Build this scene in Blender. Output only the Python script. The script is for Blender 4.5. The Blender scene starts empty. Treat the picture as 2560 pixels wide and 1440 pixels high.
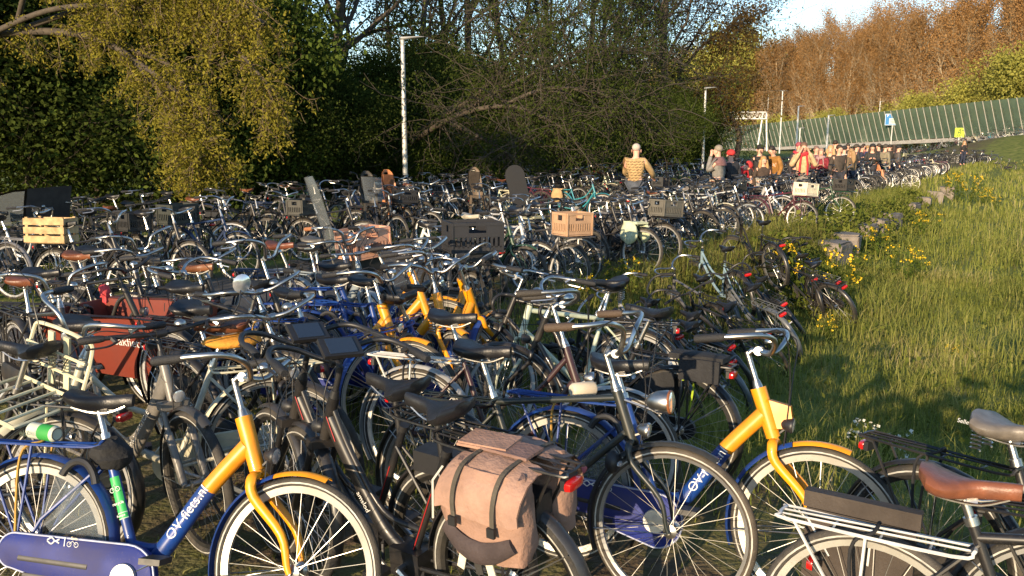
import bpy, bmesh, math, random
import numpy as np
from mathutils import Vector, Matrix
from math import sin, cos, pi, radians, atan2, sqrt
random.seed(7); rng = np.random.default_rng(11)
S = bpy.context.scene; COL = S.collection
# ---------------------------------------------------------------- camera, sky, sun, exposure
FPX, CAMZ, HORIZON = 2100.0, 1.94, 350.0        # focal length in photo pixels, eye height, horizon row (of 1440)
PITCH = math.atan((720-HORIZON)/FPX)
cam = bpy.data.cameras.new('camera'); cam.sensor_width = 36; cam.lens = FPX/2560*36
cam.clip_end = 3000; cam.clip_start = .05
co = bpy.data.objects.new('camera', cam); COL.objects.link(co)
co.location = (0, 0, CAMZ); co.rotation_euler = (pi/2-PITCH, 0, 0); S.camera = co
SUN_AZ, SUN_EL = radians(28.5), radians(13)      # azimuth: degrees left of straight behind the camera
sdir = Vector((-sin(SUN_AZ)*cos(SUN_EL), -cos(SUN_AZ)*cos(SUN_EL), sin(SUN_EL)))
w = bpy.data.worlds.new("World"); S.world = w; w.use_nodes = True
nt = w.node_tree; bg = nt.nodes['Background']
sk = nt.nodes.new('ShaderNodeTexSky'); sk.sky_type = 'NISHITA'; sk.sun_disc = False
sk.sun_elevation = SUN_EL; sk.sun_rotation = atan2(sdir.x, sdir.y)
sk.air_density = 1.0; sk.dust_density = .15; sk.ozone_density = 2.2
nt.links.new(sk.outputs[0], bg.inputs[0]); bg.inputs[1].default_value = .15
sl = bpy.data.lights.new('sun', 'SUN'); sl.energy = 4.8; sl.angle = radians(.55); sl.color = (1, .77, .50)
so = bpy.data.objects.new('sun', sl); COL.objects.link(so); so.rotation_euler = sdir.to_track_quat('Z', 'Y').to_euler()
so.location = (-30, -30, 30)
S.view_settings.view_transform = 'Standard'; S.view_settings.look = 'None'
S.view_settings.exposure = .95; S.view_settings.gamma = 1; S.view_settings.use_curve_mapping = False
S.cycles.max_bounces = 6; S.cycles.diffuse_bounces = 2; S.cycles.transparent_max_bounces = 12
S.cycles.use_denoising = True

# ---------------------------------------------------------------- helpers
def G(px, py, z=0.0):
    """the point at height z that the photo shows at pixel px, py (2560 x 1440)"""
    a, b = (px-1280)/FPX, (720-py)/FPX
    d = Vector((a, cos(PITCH)+b*sin(PITCH), -sin(PITCH)+b*cos(PITCH)))
    t = (z-CAMZ)/d.z
    return Vector((d.x*t, d.y*t, z))
PA = radians(32)                                  # the path runs 32 degrees right of the view
T, N = Vector((sin(PA), cos(PA), 0)), Vector((cos(PA), -sin(PA), 0))
def UV(u, v, z=0): p = T*u+N*v; return Vector((p.x, p.y, z))
def sstep(a, b, x):
    t = np.clip((x-a)/(b-a), 0, 1); return t*t*(3-2*t)

M = {}
def dusty(m, amt=.35, col=(.20, .16, .11)):
    n = m.node_tree; L = n.links; b = n.nodes['Principled BSDF']; src = b.inputs['Base Color'].links[0].from_socket
    tc = n.nodes.new('ShaderNodeTexCoord'); f = []
    for sc, lo, hi in ((3.5, .45, .75), (90, .56, .72)):
        t = n.nodes.new('ShaderNodeTexNoise'); t.inputs['Scale'].default_value = sc; t.inputs['Detail'].default_value = 8; t.inputs['Roughness'].default_value = .65; L.new(tc.outputs['Object'], t.inputs['Vector'])
        r = n.nodes.new('ShaderNodeMapRange'); r.inputs['From Min'].default_value = lo; r.inputs['From Max'].default_value = hi; r.inputs['To Max'].default_value = amt; L.new(t.outputs['Fac'], r.inputs['Value']); f.append(r.outputs[0])
    mx = n.nodes.new('ShaderNodeMath'); mx.operation = 'MAXIMUM'; L.new(f[0], mx.inputs[0]); L.new(f[1], mx.inputs[1])
    q = n.nodes.new('ShaderNodeMix'); q.data_type = 'RGBA'; q.inputs['B'].default_value = (*col, 1); L.new(src, q.inputs['A']); L.new(mx.outputs[0], q.inputs['Factor']); L.new(q.outputs['Result'], b.inputs['Base Color'])
def mat(name, col=None, rough=.5, metal=0., objcol=False, noise=0., nscale=30., bump=0., bscale=200., spec=.5, trans=0., alpha=1., sss=0., coat=0., col2=None, coord='Object'):
    m = bpy.data.materials.new(name); m.use_nodes = True; n = m.node_tree; L = n.links
    b = n.nodes['Principled BSDF']; b.inputs['Roughness'].default_value = rough; b.inputs['Metallic'].default_value = metal
    b.inputs['Specular IOR Level'].default_value = spec; b.inputs['Coat Weight'].default_value = coat
    b.inputs['Transmission Weight'].default_value = trans; b.inputs['Alpha'].default_value = alpha
    if objcol:
        oi = n.nodes.new('ShaderNodeObjectInfo'); src = oi.outputs['Color']
    else:
        rgb = n.nodes.new('ShaderNodeRGB'); rgb.outputs[0].default_value = (*col, 1); src = rgb.outputs[0]
    tc = n.nodes.new('ShaderNodeTexCoord')
    if noise or col2:
        t = n.nodes.new('ShaderNodeTexNoise'); t.inputs['Scale'].default_value = nscale; t.inputs['Detail'].default_value = 6
        L.new(tc.outputs[coord], t.inputs['Vector'])
        mx = n.nodes.new('ShaderNodeMix'); mx.data_type = 'RGBA'
        L.new(src, mx.inputs['A'])
        if col2: mx.inputs['B'].default_value = (*col2, 1)
        else:
            hs = n.nodes.new('ShaderNodeHueSaturation'); hs.inputs['Value'].default_value = 1-noise; hs.inputs['Saturation'].default_value = 1
            L.new(src, hs.inputs['Color']); L.new(hs.outputs[0], mx.inputs['B'])
        rp = n.nodes.new('ShaderNodeMapRange'); rp.inputs['From Min'].default_value = .38; rp.inputs['From Max'].default_value = .66
        L.new(t.outputs['Fac'], rp.inputs['Value']); L.new(rp.outputs[0], mx.inputs['Factor'])
        src = mx.outputs['Result']
        rr = n.nodes.new('ShaderNodeMapRange'); rr.inputs['To Min'].default_value = rough*.8; rr.inputs['To Max'].default_value = min(1, rough*1.35+.05)
        L.new(t.outputs['Fac'], rr.inputs['Value']); L.new(rr.outputs[0], b.inputs['Roughness'])
    L.new(src, b.inputs['Base Color'])
    if bump:
        t2 = n.nodes.new('ShaderNodeTexNoise'); t2.inputs['Scale'].default_value = bscale; t2.inputs['Detail'].default_value = 4
        L.new(tc.outputs[coord], t2.inputs['Vector'])
        bp = n.nodes.new('ShaderNodeBump'); bp.inputs['Strength'].default_value = bump; bp.inputs['Distance'].default_value = .01
        L.new(t2.outputs['Fac'], bp.inputs['Height']); L.new(bp.outputs[0], b.inputs['Normal'])
    M[name] = m; return m
mat('paint', rough=.34, objcol=True, noise=.3, nscale=9, coat=.1)
dusty(M['paint'], .15)
mat('rubber', rough=.75, objcol=True, noise=.3, nscale=25, bump=.4, bscale=260)
dusty(M['rubber'], .4)
mat('reflect_band', (.42, .41, .37), rough=.5, noise=.4, nscale=20)
mat('chrome', (.52, .51, .49), rough=.3, metal=1, noise=.35, nscale=22)
mat('alloy', rough=.38, metal=.55, objcol=True, noise=.2, nscale=18)
dusty(M['alloy'], .4, (.14, .12, .09))
mat('spoke', (.38, .37, .35), rough=.38, metal=.9)
mat('plastic', (.018, .018, .02), rough=.42, noise=.3, nscale=30)
mat('grip', rough=.6, objcol=True, bump=.5, bscale=300)
mat('leather', rough=.38, objcol=True, noise=.3, nscale=24, bump=.15, bscale=120)
mat('fabric', rough=.85, objcol=True, noise=.25, nscale=10, bump=.5, bscale=60)
mat('wool', rough=.9, objcol=True, noise=.3, nscale=14, bump=.6, bscale=45)
mat('skin', (.62, .34, .24), rough=.55, noise=.12, nscale=20)
mat('hair', rough=.6, objcol=True, noise=.35, nscale=60, bump=.5, bscale=90)
mat('lens_red', (.42, .010, .009), rough=.2, coat=.5)
mat('lens_clear', (.75, .76, .78), rough=.12, metal=.7)
mat('case', rough=.55, objcol=True, noise=.3, nscale=7, spec=.3)
dusty(M['case'], .2)
mat('plate', rough=.5, objcol=True, noise=.1, nscale=8)
mat('crate', rough=.55, objcol=True, noise=.22, nscale=7)
mat('ink', rough=.5, objcol=True)
mat('screen', (.02, .03, .05), rough=.08, coat=.6)
mat('clear', (.16, .18, .19), rough=.12, alpha=.3)
mat('wood', (.55, .36, .17), rough=.7, noise=.4, nscale=12, bump=.3, bscale=60)
mat('galv', (.58, .58, .56), rough=.45, metal=.25, noise=.2, nscale=6)
mat('concrete', (.33, .31, .28), rough=.9, noise=.35, nscale=5, bump=.5, bscale=30)
mat('white_paint', (.75, .75, .73), rough=.5, noise=.12, nscale=5)
mat('panel', (.10, .15, .115), rough=.35, noise=.35, nscale=1.5, alpha=.72, coord='Generated', spec=.3)

def ellipse_ring(c, a, b, ra, rb, n):
    t = np.arange(n)*2*pi/n
    return np.asarray(c)[None]+np.outer(np.cos(t)*ra, a)+np.outer(np.sin(t)*rb, b)
class MB:
    def __init__(s): s.v, s.f, s.m, s.n = [], [], [], 0
    def add(s, V, F, m=0):
        V = np.asarray(V, float).reshape(-1, 3); o = s.n; s.v.append(V); s.n += len(V)
        for f in F: s.f.append(tuple(i+o for i in f)); s.m.append(m)
    def rings(s, R, m=0, cap=True, closed=False):
        k, n = len(R), len(R[0]); F = []
        for i in range(k if closed else k-1):
            a, b = i*n, ((i+1) % k)*n
            for j in range(n):
                j2 = (j+1) % n; F.append((a+j, a+j2, b+j2, b+j))
        if cap and not closed: F += [tuple(range(n-1, -1, -1)), tuple(range((k-1)*n, k*n))]
        s.add(np.concatenate(R), F, m); return s
    def tube(s, pts, r, n=8, m=0, cap=True, closed=False, flat=1.):
        P = np.asarray(pts, float); k = len(P)
        r = np.full(k, r) if np.isscalar(r) else np.interp(np.linspace(0, 1, k), np.linspace(0, 1, len(r)), r)
        Tn = np.roll(P, -1, 0)-np.roll(P, 1, 0)
        if not closed: Tn[0], Tn[-1] = P[1]-P[0], P[-1]-P[-2]
        Tn /= np.linalg.norm(Tn, axis=1)[:, None]+1e-12
        a = np.array([0, 1., 0]) if abs(Tn[0][1]) < .8 else np.array([0, 0, 1.])
        R = []
        for i in range(k):
            a = a-Tn[i]*np.dot(a, Tn[i]); a /= np.linalg.norm(a)+1e-12
            R.append(ellipse_ring(P[i], a, np.cross(Tn[i], a), r[i]*flat, r[i], n))
        return s.rings(R, m, cap, closed)
    def box(s, c, d, m=0, R=None):
        x, y, z = [q/2 for q in d]
        V = np.array([(i, j, k) for k in (-z, z) for j in (-y, y) for i in (-x, x)])
        if R is not None: V = V @ np.array(R).T
        s.add(V+np.asarray(c), [(0, 2, 3, 1), (4, 5, 7, 6), (0, 1, 5, 4), (2, 6, 7, 3), (0, 4, 6, 2), (1, 3, 7, 5)], m); return s
    def ell(s, c, r, m=0, n=10, k=6, R=None):
        Rg = []
        for i in range(k+1):
            th = -pi/2+pi*(i/k)*.999+.0005; t = np.arange(n)*2*pi/n
            q = np.stack([np.cos(t)*cos(th)*r[0], np.sin(t)*cos(th)*r[1], np.full(n, sin(th)*r[2])], 1)
            if R is not None: q = q @ np.array(R).T
            Rg.append(q+np.asarray(c))
        return s.rings(Rg, m, False)
    def prism(s, poly, y0, y1, m=0):
        """outline in x,z pushed from y0 to y1"""
        P = np.asarray(poly, float); n = len(P)
        return s.rings([np.stack([P[:, 0], np.full(n, y), P[:, 1]], 1) for y in (y0, y1)], m)
    def lathe(s, prof, c, axis, n=16, m=0, cap=True):
        ax = np.asarray(axis, float); ax /= np.linalg.norm(ax)
        a = np.array([1., 0, 0]) if abs(ax[0]) < .8 else np.array([0, 0, 1.]); a = a-ax*a.dot(ax); a /= np.linalg.norm(a); b = np.cross(ax, a)
        return s.rings([ellipse_ring(np.asarray(c)+ax*z, a, b, r, r, n) for r, z in prof], m, cap)
    def mesh(s, name, mats, smooth=True):
        me = bpy.data.meshes.new(name)
        me.from_pydata(np.concatenate(s.v).tolist() if s.v else [], [], s.f)
        for q in mats: me.materials.append(M[q] if isinstance(q, str) else q)
        if len(mats) > 1: me.polygons.foreach_set('material_index', s.m)
        me.polygons.foreach_set('use_smooth', [bool(smooth)]*len(s.f))
        if smooth:
            try: me.set_sharp_from_angle(angle=radians(42))
            except Exception: pass
        me.update(); return me
def crv(pts, k=6):
    """smooth curve through points"""
    P = np.asarray(pts, float); Q = np.vstack([2*P[0]-P[1], P, 2*P[-1]-P[-2]]); out = []
    for i in range(len(P)-1):
        p0, p1, p2, p3 = Q[i:i+4]
        for t in np.arange(k)/k:
            out.append(.5*((2*p1)+(-p0+p2)*t+(2*p0-5*p1+4*p2-p3)*t*t+(-p0+3*p1-3*p2+p3)*t**3))
    return np.array(out+[P[-1]])
def link(name, data, parent=None, color=None, loc=None):
    o = bpy.data.objects.new(name, data); COL.objects.link(o)
    if parent is not None: o.parent = parent
    if color is not None: o.color = (*color, 1)
    if loc is not None: o.location = loc
    return o
def tag(o, label=None, cat=None, group=None, kind=None):
    for k, v in (('label', label), ('category', cat), ('group', group), ('kind', kind)):
        if v: o[k] = v
    return o
def pmesh(mb, name, mats, parent=None, color=None, smooth=True): return link(name, mb.mesh(name, mats if isinstance(mats, (list, tuple)) else [mats], smooth), parent, color)
def empty(name, loc=(0, 0, 0), yaw=0, lean=0, pitch=0):
    o = bpy.data.objects.new(name, None); COL.objects.link(o); o.empty_display_size = .2
    o.matrix_world = Matrix.Translation(loc) @ Matrix.Rotation(yaw, 4, 'Z') @ Matrix.Rotation(pitch, 4, 'Y') @ Matrix.Rotation(lean, 4, 'X')
    return o
def copy_tree(o, parent=None):
    c = o.copy(); COL.objects.link(c)
    if parent is not None: c.parent = parent
    for ch in o.children: copy_tree(ch, c)
    return c
# ---------------------------------------------------------------- lettering (made first, while the scene is empty)
def text_mesh(body, size, bend=None, space=1., shear=0.):
    cu = bpy.data.curves.new('t', 'FONT'); cu.body = body; cu.size = size; cu.align_x = 'CENTER'; cu.align_y = 'CENTER'; cu.space_character = space; cu.shear = shear
    o = bpy.data.objects.new('t', cu); COL.objects.link(o)
    me = bpy.data.meshes.new_from_object(o.evaluated_get(bpy.context.evaluated_depsgraph_get()))
    bpy.data.objects.remove(o); bm = bmesh.new(); bm.from_mesh(me)
    if bend:
        for k in range(-7, 8):
            bmesh.ops.bisect_plane(bm, geom=bm.verts[:]+bm.edges[:]+bm.faces[:], plane_co=(0, k*size*.07, 0), plane_no=(0, 1, 0))
    bm.verts.index_update(); V = np.array([v.co[:] for v in bm.verts]); F = [[v.index for v in f.verts] for f in bm.faces]
    bm.free(); return V, F
def lettering(body, size, centre, along, out, bend=None, space=1., shear=0., lift=.0015):
    """letters centred at centre, running along 'along', facing 'out', wrapped to a tube of radius bend"""
    V, F = text_mesh(body, size, bend, space, shear)
    a = np.array(Vector(along).normalized()); o = np.array(out, float); o -= a*o.dot(a); o /= np.linalg.norm(o); up = np.cross(o, a)
    c = np.asarray(centre, float)
    if bend:
        th = V[:, 1]/bend; r = bend+lift
        W = c+np.outer(V[:, 0], a)+np.outer(np.cos(th)*r, o)+np.outer(np.sin(th)*r, up)
    else: W = c+np.outer(V[:, 0], a)+np.outer(V[:, 1], up)+o*lift
    mb = MB(); mb.add(W, F); return mb
# ---------------------------------------------------------------- bicycles
R_, WB = .35, 1.12
RH, FH = np.array([-.56, 0, .35]), np.array([.56, 0, .35])
BB, ST = np.array([-.09, 0, .29]), np.array([-.30, 0, .80])
HT, HB = np.array([.29, 0, .90]), np.array([.36, 0, .72])
AX = (HT-HB)/np.linalg.norm(HT-HB); SX = (ST-BB)/np.linalg.norm(ST-BB)
BLACK, DGREY, GREY, SILVER, WHITE, CREAM = (.012, .012, .014), (.05, .05, .055), (.16, .16, .17), (.5, .5, .5), (.75, .75, .72), (.72, .66, .45)
NAVY, BLUE, OVB, TEAL, GREEN, RED, PLUM, LBLUE = (.012, .02, .06), (.03, .08, .3), (.008, .048, .24), (.03, .25, .3), (.015, .06, .03), (.35, .02, .02), (.035, .01, .016), (.3, .45, .55)
YEL, TAN, BROWN, GUM = (.80, .31, .003), (.3, .1, .035), (.13, .035, .014), (.065, .042, .026)
def wheel(c, hi, tyre_w=.02, deep=.022, hub_r=.024, stripe=False):
    seg = 56 if hi else 26; n = 9 if hi else 5; t = np.arange(seg)*2*pi/seg
    rt = R_-tyre_w
    circ = np.stack([np.cos(t), 0*t, np.sin(t)], 1)
    ty = MB(); ty.tube(c+circ*rt, tyre_w, n, closed=True)
    if stripe:
        for y in (-1, 1):
            q = circ*(rt-.004); w2 = circ*(rt+.002)
            V = np.concatenate([c+q+[0, y*(tyre_w+.0012), 0], c+w2+[0, y*(tyre_w+.0012), 0]])
            ty.add(V, [(i, (i+1) % seg, seg+(i+1) % seg, seg+i)[::y] for i in range(seg)], 1)
    r1, r0 = rt-tyre_w*.55, rt-tyre_w*.55-deep; hw = tyre_w*.66
    ri = MB(); ri.rings([np.array([c+d*r1+[0, -hw, 0], c+d*r1+[0, hw, 0], c+d*r0+[0, hw*.55, 0], c+d*r0+[0, -hw*.55, 0]]) for d in circ], closed=True)
    sp = MB(); ns = 32 if hi else 16; sr = .0011 if hi else .0016
    for k in range(ns):
        a = 2*pi*k/ns; y = .028 if k % 2 else -.028; da = .5*(1 if (k//2) % 2 else -1)
        p = c+np.array([cos(a+da)*hub_r, y, sin(a+da)*hub_r]); q = c+np.array([cos(a)*r0, 0, sin(a)*r0])
        sp.tube([p, q], sr, 3, cap=False)
    hb = MB(); hb.lathe([(.006, -.055), (.009, -.04), (hub_r+.006, -.032), (hub_r*.7, -.024), (hub_r*.6, 0), (hub_r*.7, .024), (hub_r+.006, .032), (.009, .04), (.006, .055)], c, (0, 1, 0), 10 if hi else 6)
    return ty, ri, sp, hb
def guard(c, a0, a1, w=.026, r=R_+.018, k=16):
    R = []
    for t in np.linspace(radians(a0), radians(a1), k):
        d = np.array([cos(t), 0, sin(t)]); p = []
        for y, h in ((-1, -.012), (-.6, .001), (0, .005), (.6, .001), (1, -.012)): p.append(c+d*(r+h)+[0, y*w, 0])
        for y, h in ((.55, -.003), (0, .001), (-.55, -.003)): p.append(c+d*(r+h)+[0, y*w, 0])
        R.append(np.array(p))
    return MB().rings(R)
def saddle_mb(x, z, L=.27, W=.105, hi=True):
    """broad at the back, narrow nose"""
    mb = MB(); R = []; n = 14 if hi else 8
    for s in np.linspace(0, 1, 11 if hi else 7):
        w = W*(1-sstep(.18, .62, s))+.022*sstep(.1, .6, s); w *= (.35+.65*sstep(-.02, .09, s))*(1-.45*sstep(.9, 1, s))
        h = .045*(1-.35*s)*(.4+.6*sstep(-.02, .1, s)); zc = z+.018*sstep(.25, 0, s)+.008*sstep(.6, 1, s)-.008*np.exp(-((s-.4)/.2)**2)
        t = np.arange(n)*2*pi/n
        R.append(np.stack([np.full(n, x-L*.45+L*s), np.sign(np.cos(t))*np.abs(np.cos(t))**.8*w, zc+np.where(np.sin(t) > 0, np.sin(t)*.022, np.sin(t)*h)], 1))
    mb.rings(R)
    ml = MB()
    for y in (-1, 1): ml.tube(crv([(x-.09, y*.05, z-.035), (x-.03, y*.03, z-.05), (x+.05, y*.02, z-.05), (x+.12, y*.01, z-.02)], 3), .004, 5)
    return mb, ml
def springs_mb(x, z):
    mb = MB()
    for y in (-.05, .05):
        t = np.linspace(0, 1, 40); a = t*2*pi*4.5
        mb.tube(np.stack([x-.09+np.cos(a)*.017, y+np.sin(a)*.017, z-.10+t*.068], 1), .0035, 4)
    return mb
BARS = {
 'swept': [(0, 0, 0), (.045, .06, .012), (.075, .14, .045), (.05, .24, .065), (-.05, .295, .05), (-.22, .30, .03)],
 'ov': [(0, 0, 0), (.055, .05, -.005), (.085, .13, .05), (.06, .23, .08), (-.04, .285, .07), (-.2, .295, .045)],
 'high': [(0, 0, 0), (.03, .05, .02), (.05, .09, .11), (.03, .22, .15), (-.05, .29, .14), (-.2, .31, .12)],
 'flat': [(0, 0, 0), (.01, .1, .01), (0, .2, .02), (-.03, .31, .02)],
 'drop': [(0, 0, 0), (.0, .1, 0), (.0, .18, 0), (.06, .205, -.005), (.10, .21, -.05), (.07, .215, -.11), (-.03, .22, -.13)],
}
def bike_parts(kind, sp):
    """[(name, MB, materials, colour, steers, [(sub name, MB, materials, colour, kind)])]"""
    hi = sp.get('hi', True); n = 10 if hi else 6; g = sp.get
    col = g('col', OVB if kind == 'ov' else BLACK); P = []
    fr = MB(); ftop = MB()
    A = np.array
    ht0, ht1 = HB+AX*-.01, HT+AX*.012
    big = .022
    if kind == 'ov': big = .029
    if kind == 'ebike': big = .024
    (ftop if kind == 'ov' else fr).tube([ht0, ht1], [.03, .036, .034] if kind == 'ov' else big, n+4)
    seat_end = ST.copy()
    fr.tube([BB, seat_end], .016 if kind != 'ov' else .02, n)
    if kind == 'ov':
        c = crv([HB+AX*.09+[-.012, 0, 0], (.17, 0, .63), (.04, 0, .435), (-.02, 0, .355), (-.09, 0, .315), BB-[.02, 0, -.01]], 8)
        k = 8
        ftop.tube(c[:k+1], [.034, .034], 14); fr.tube(c[k:], [.034, .036, .03, .022], 14)
        fr.tube(crv([(.01, 0, .40), (-.05, 0, .385), BB+SX*.115], 5), [.022, .016], n)
    elif kind == 'opa':
        fr.tube([ST+[.008, 0, -.03], HT-AX*.03], .0145, n); fr.tube([BB, HB+AX*.02], .0165, n)
    elif kind == 'oma':
        fr.tube(crv([HT-AX*.04, (.22, 0, .80), (.10, 0, .56), (-.02, 0, .45), BB+SX*.2], 6), .0145, n)
        fr.tube(crv([HB+AX*.03, (.24, 0, .60), (.10, 0, .40), BB], 6), .0155, n)
    elif kind == 'low':
        fr.tube(crv([HT-AX*.05, (.10, 0, .62), BB+SX*.26], 5), .0145, n); fr.tube(crv([HB+AX*.02, (.12, 0, .43), BB], 5), .018, n)
    elif kind == 'ebike':
        fr.tube(crv([HB+AX*.10, (.2, 0, .60), (.06, 0, .40), (-.03, 0, .33), BB], 6), [.036, .034, .034, .032, .03], n+2, flat=.75)
        fr.tube(crv([HB+AX*.16, (.21, 0, .68), (.05, 0, .47), BB+SX*.16], 6), .013, n)
        fr.box(BB+[0, 0, .005], (.15, .1, .12))
    elif kind == 'hybrid':
        fr.tube([ST-SX*.05, HT-AX*.03], .0165, n); fr.tube([BB, HB+AX*.03], [.02, .022], n)
    for y in (-1, 1):
        fr.tube([BB+[-.02, y*.03, 0], RH+[0, y*.062, 0]], .0095, max(n-3, 5))
        fr.tube([ST-SX*(.07 if kind in ('opa', 'hybrid', 'low') else .09)+[0, y*.012, 0], RH+[.06, y*.055, .12], RH+[0, y*.062, 0]], .0075, max(n-3, 5))
        fr.prism([(RH[0]-.02, .335), (RH[0]+.03, .33), (RH[0]+.035, .36), (RH[0]-.01, .37)], y*.062-.004, y*.062+.004)
    if kind in ('ebike',): fr.box(RH+[.2, 0, .02], (.02, .02, .02))
    P.append(('frame', fr, ['paint'], col, 0, []))
    if kind == 'ov': P.append(('head_frame', ftop, ['paint'], YEL, 0, []))
    # seat post and saddle
    sx = BB+SX*(.70+g('sh', 0))+[g('sxo', 0), 0, 0]
    sadm, rails = saddle_mb(sx[0]-.01, sx[2]+.065, W=g('sw', .105), hi=hi)
    subs = [('rails', rails, ['chrome'], None, None)]
    if hi and g('springs', True): subs.append(('spring', springs_mb(sx[0]-.01, sx[2]+.065), ['chrome'], None, 'stuff'))
    pm = MB().tube([ST-SX*.05, sx+SX*.02], .0135, n); pm.tube([ST-SX*.012, ST+SX*.014], .021, n); pm.tube([sx+[-.03, 0, .015], sx+[.03, 0, .015]], .012, 6)
    P.append(('seat_post', pm, ['chrome' if g('post', 'c') == 'c' else 'plastic'], None, 0, []))
    P.append(('saddle', sadm, ['leather'], g('sad', BLACK), 0, subs))
    # fork
    fk = MB(); y = .055; crown = HB-AX*.025
    if g('susp'):
        for q in (-1, 1):
            fk.tube([crown+[0, q*y, 0]+AX*.02, crown+[0, q*y, 0]-AX*.15], .014, n); fk.tube([crown+[0, q*y, 0]-AX*.13, FH+[-.02, q*y, .01], FH+[0, q*y, 0]], [.02, .019, .014], n)
        fk.box(crown, (.06, .14, .035))
        fk.tube([HB-AX*.03, HB], .02, n)
    else:
        for q in (-1, 1):
            fk.tube(crv([crown+[0, q*.01, 0], crown+[.0, q*y*.85, -.015], crown+[.02, q*y, -.08], FH+[-.045, q*y, .14], FH+[-.012, q*y, .03], FH+[0, q*y, 0]], 4), [.013, .015, .0135, .011, .009, .008] if kind != 'ov' else [.02, .021, .02, .017, .013, .011], n, flat=.8)
        fk.tube([crown-AX*.0, HB-AX*.005], .021, n)
    P.append(('fork', fk, ['paint'], g('fork', YEL if kind == 'ov' else col), 1, []))
    tw = g('tyre_w', .02)
    for nm, c, st in (('front_wheel', FH, 1), ('rear_wheel', RH, 0)):
        ty, ri, spk, hb = wheel(c, hi, tw, g('deep', .022), .04 if (g('motor') and st) else .024, g('stripe', hi))
        ty_m = ['rubber', 'reflect_band'] if g('stripe', hi) else ['rubber']
        P.append((nm, ri, ['alloy'], g('rim', SILVER), st, [('tyre', ty, ty_m, g('tyre', (.028, .027, .026)), None), ('spokes', spk, ['spoke'], None, 'stuff'), ('hub', hb, ['chrome'], None, None)]))
    fc = g('fender', col)
    if g('guards', True):
        if kind == 'ov':
            P.append(('front_mudguard', guard(FH, 72, 108, .03), ['paint'], YEL, 1, []))
            P.append(('lower_mudguard', guard(FH, 108.6, 200, .03, k=20), ['paint'], OVB, 1, []))
        else: P.append(('front_mudguard', guard(FH, 62, 205), ['paint'], fc, 1, []))
        P.append(('rear_mudguard', guard(RH, 5, 215, .028 if kind != 'ov' else .034, k=20), ['paint'], fc, 0, []))
        if hi:
            st = MB()
            for q in (-1, 1): st.tube([RH+[0, q*.06, 0], RH+[-.28, q*.03, .21]], .0025, 4); 
            P.append(('mudguard_stay', st, ['spoke'], None, 0, []))
            st = MB()
            for q in (-1, 1): st.tube([FH+[0, q*.058, 0], FH+[-.33, q*.03, -.05]], .0025, 4)
            P.append(('mudguard_stay', st, ['spoke'], None, 1, []))
    # crank, pedals
    ck = MB(); ca = g('crank', .5); d = A([cos(ca), 0, sin(ca)])*.17
    ck.tube([BB+[0, -.085, 0], BB+[0, .085, 0]], .014, 6)
    for q in (-1, 1): ck.tube([BB+[0, q*.082, 0], BB+d*q*-1+[0, q*.09, 0]], [.013, .009], 6)
    pd = []
    for q in (-1, 1):
        m = MB(); m.box(BB+d*q*-1+[0, q*.14, 0], (.085, .085, .022)); pd.append(('pedal', m, ['plastic'], None, None))
    P.append(('crank', ck, ['chrome'], None, 0, pd))
    if g('case', True):
        cc = MB(); k = 14; r1, r0 = .115, .06
        if kind == 'ov': r1, r0 = .118, .066
        c0, c1 = RH+[-.02, 0, 0], BB
        poly = [(c1[0]+r1*cos(t), c1[2]+r1*sin(t)) for t in np.linspace(-pi/2, pi/2, k)]+[(c0[0]+r0*cos(t), c0[2]+r0*sin(t)) for t in np.linspace(pi/2, 1.5*pi, k)]
        inner = [(a+(b[0]-a)*0, b[1]) for a, b in zip([p[0] for p in poly], poly)]
        pc = np.array(poly); cen = pc.mean(0)
        ins = cen+(pc-cen)*np.array([.975, .87])
        n2 = len(poly); rr = [np.stack([q[:, 0], np.full(n2, yy), q[:, 1]], 1) for q, yy in ((ins, -.095), (pc, -.085), (pc, -.055))]
        cc.rings(rr, 0)
        disc = MB().lathe([(.001, .0165), (.05, .016), (.052, .012), (.052, 0)][::-1], BB+[0, -.094, 0], (0, -1, 0), 20) 
        if kind == 'ov':
            lp = MB(); lp.tube([np.array([q[0], -.0865, q[1]]) for q in pc], .0045, 5, closed=True); 
            slot_shades = MB()
            for xs, zs, ws in ((-.40, .325, .30), (-.40, .262, .24)): slot_shades.tube([(xs-ws/2, -.0925, zs), (xs+ws/2, -.0925, zs-.012)], .0115, 6, flat=.5)  # raised dark bars stand in for the shade inside slots; case is closed
        P.append(('chain_case', cc, ['case'], g('ccol', (.012, .024, .17) if kind == 'ov' else BLACK), 0, [('crank_cover', disc, ['alloy'], (.55, .55, .52), None), ('edge', lp, ['paint'], (.3, .34, .5), None), ('slot_shade', slot_shades, ['plastic'], None, None)] if kind == 'ov' else []))
    else:
        ch = MB(); ch.lathe([(.09, -.003), (.09, .003)], BB+[0, -.06, 0], (0, 1, 0), 16); ch.tube([BB+[0, -.06, .09], RH+[0, -.05, .04]], .004, 4); ch.tube([BB+[0, -.06, -.09], RH+[0, -.05, -.04]], .004, 4)
        P.append(('chain', ch, ['spoke'], None, 0, []))
    # stem and handlebar
    sh = g('stem', .13); s0 = HT; s1 = HT+AX*sh
    sm = MB(); sm.tube([s0, s1], .0125, n); sm.tube([s0-AX*.0, s0+AX*.045], [.024, .016], n)
    cl = s1+A([.05, 0, .01]) if g('quill', True) else s1
    sm.tube([s1-AX*.01, s1+[.02, 0, .008], cl], .013, n); sm.tube([cl+[0, -.025, 0], cl+[0, .025, 0]], .019, n)
    P.append(('stem', sm, ['chrome' if not g('black_bar') else 'plastic'], None, 1, []))
    bp = A(BARS[g('bar', 'swept')]); wsc = g('bw', 1.)
    bp = bp*[1, wsc, 1]
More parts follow.
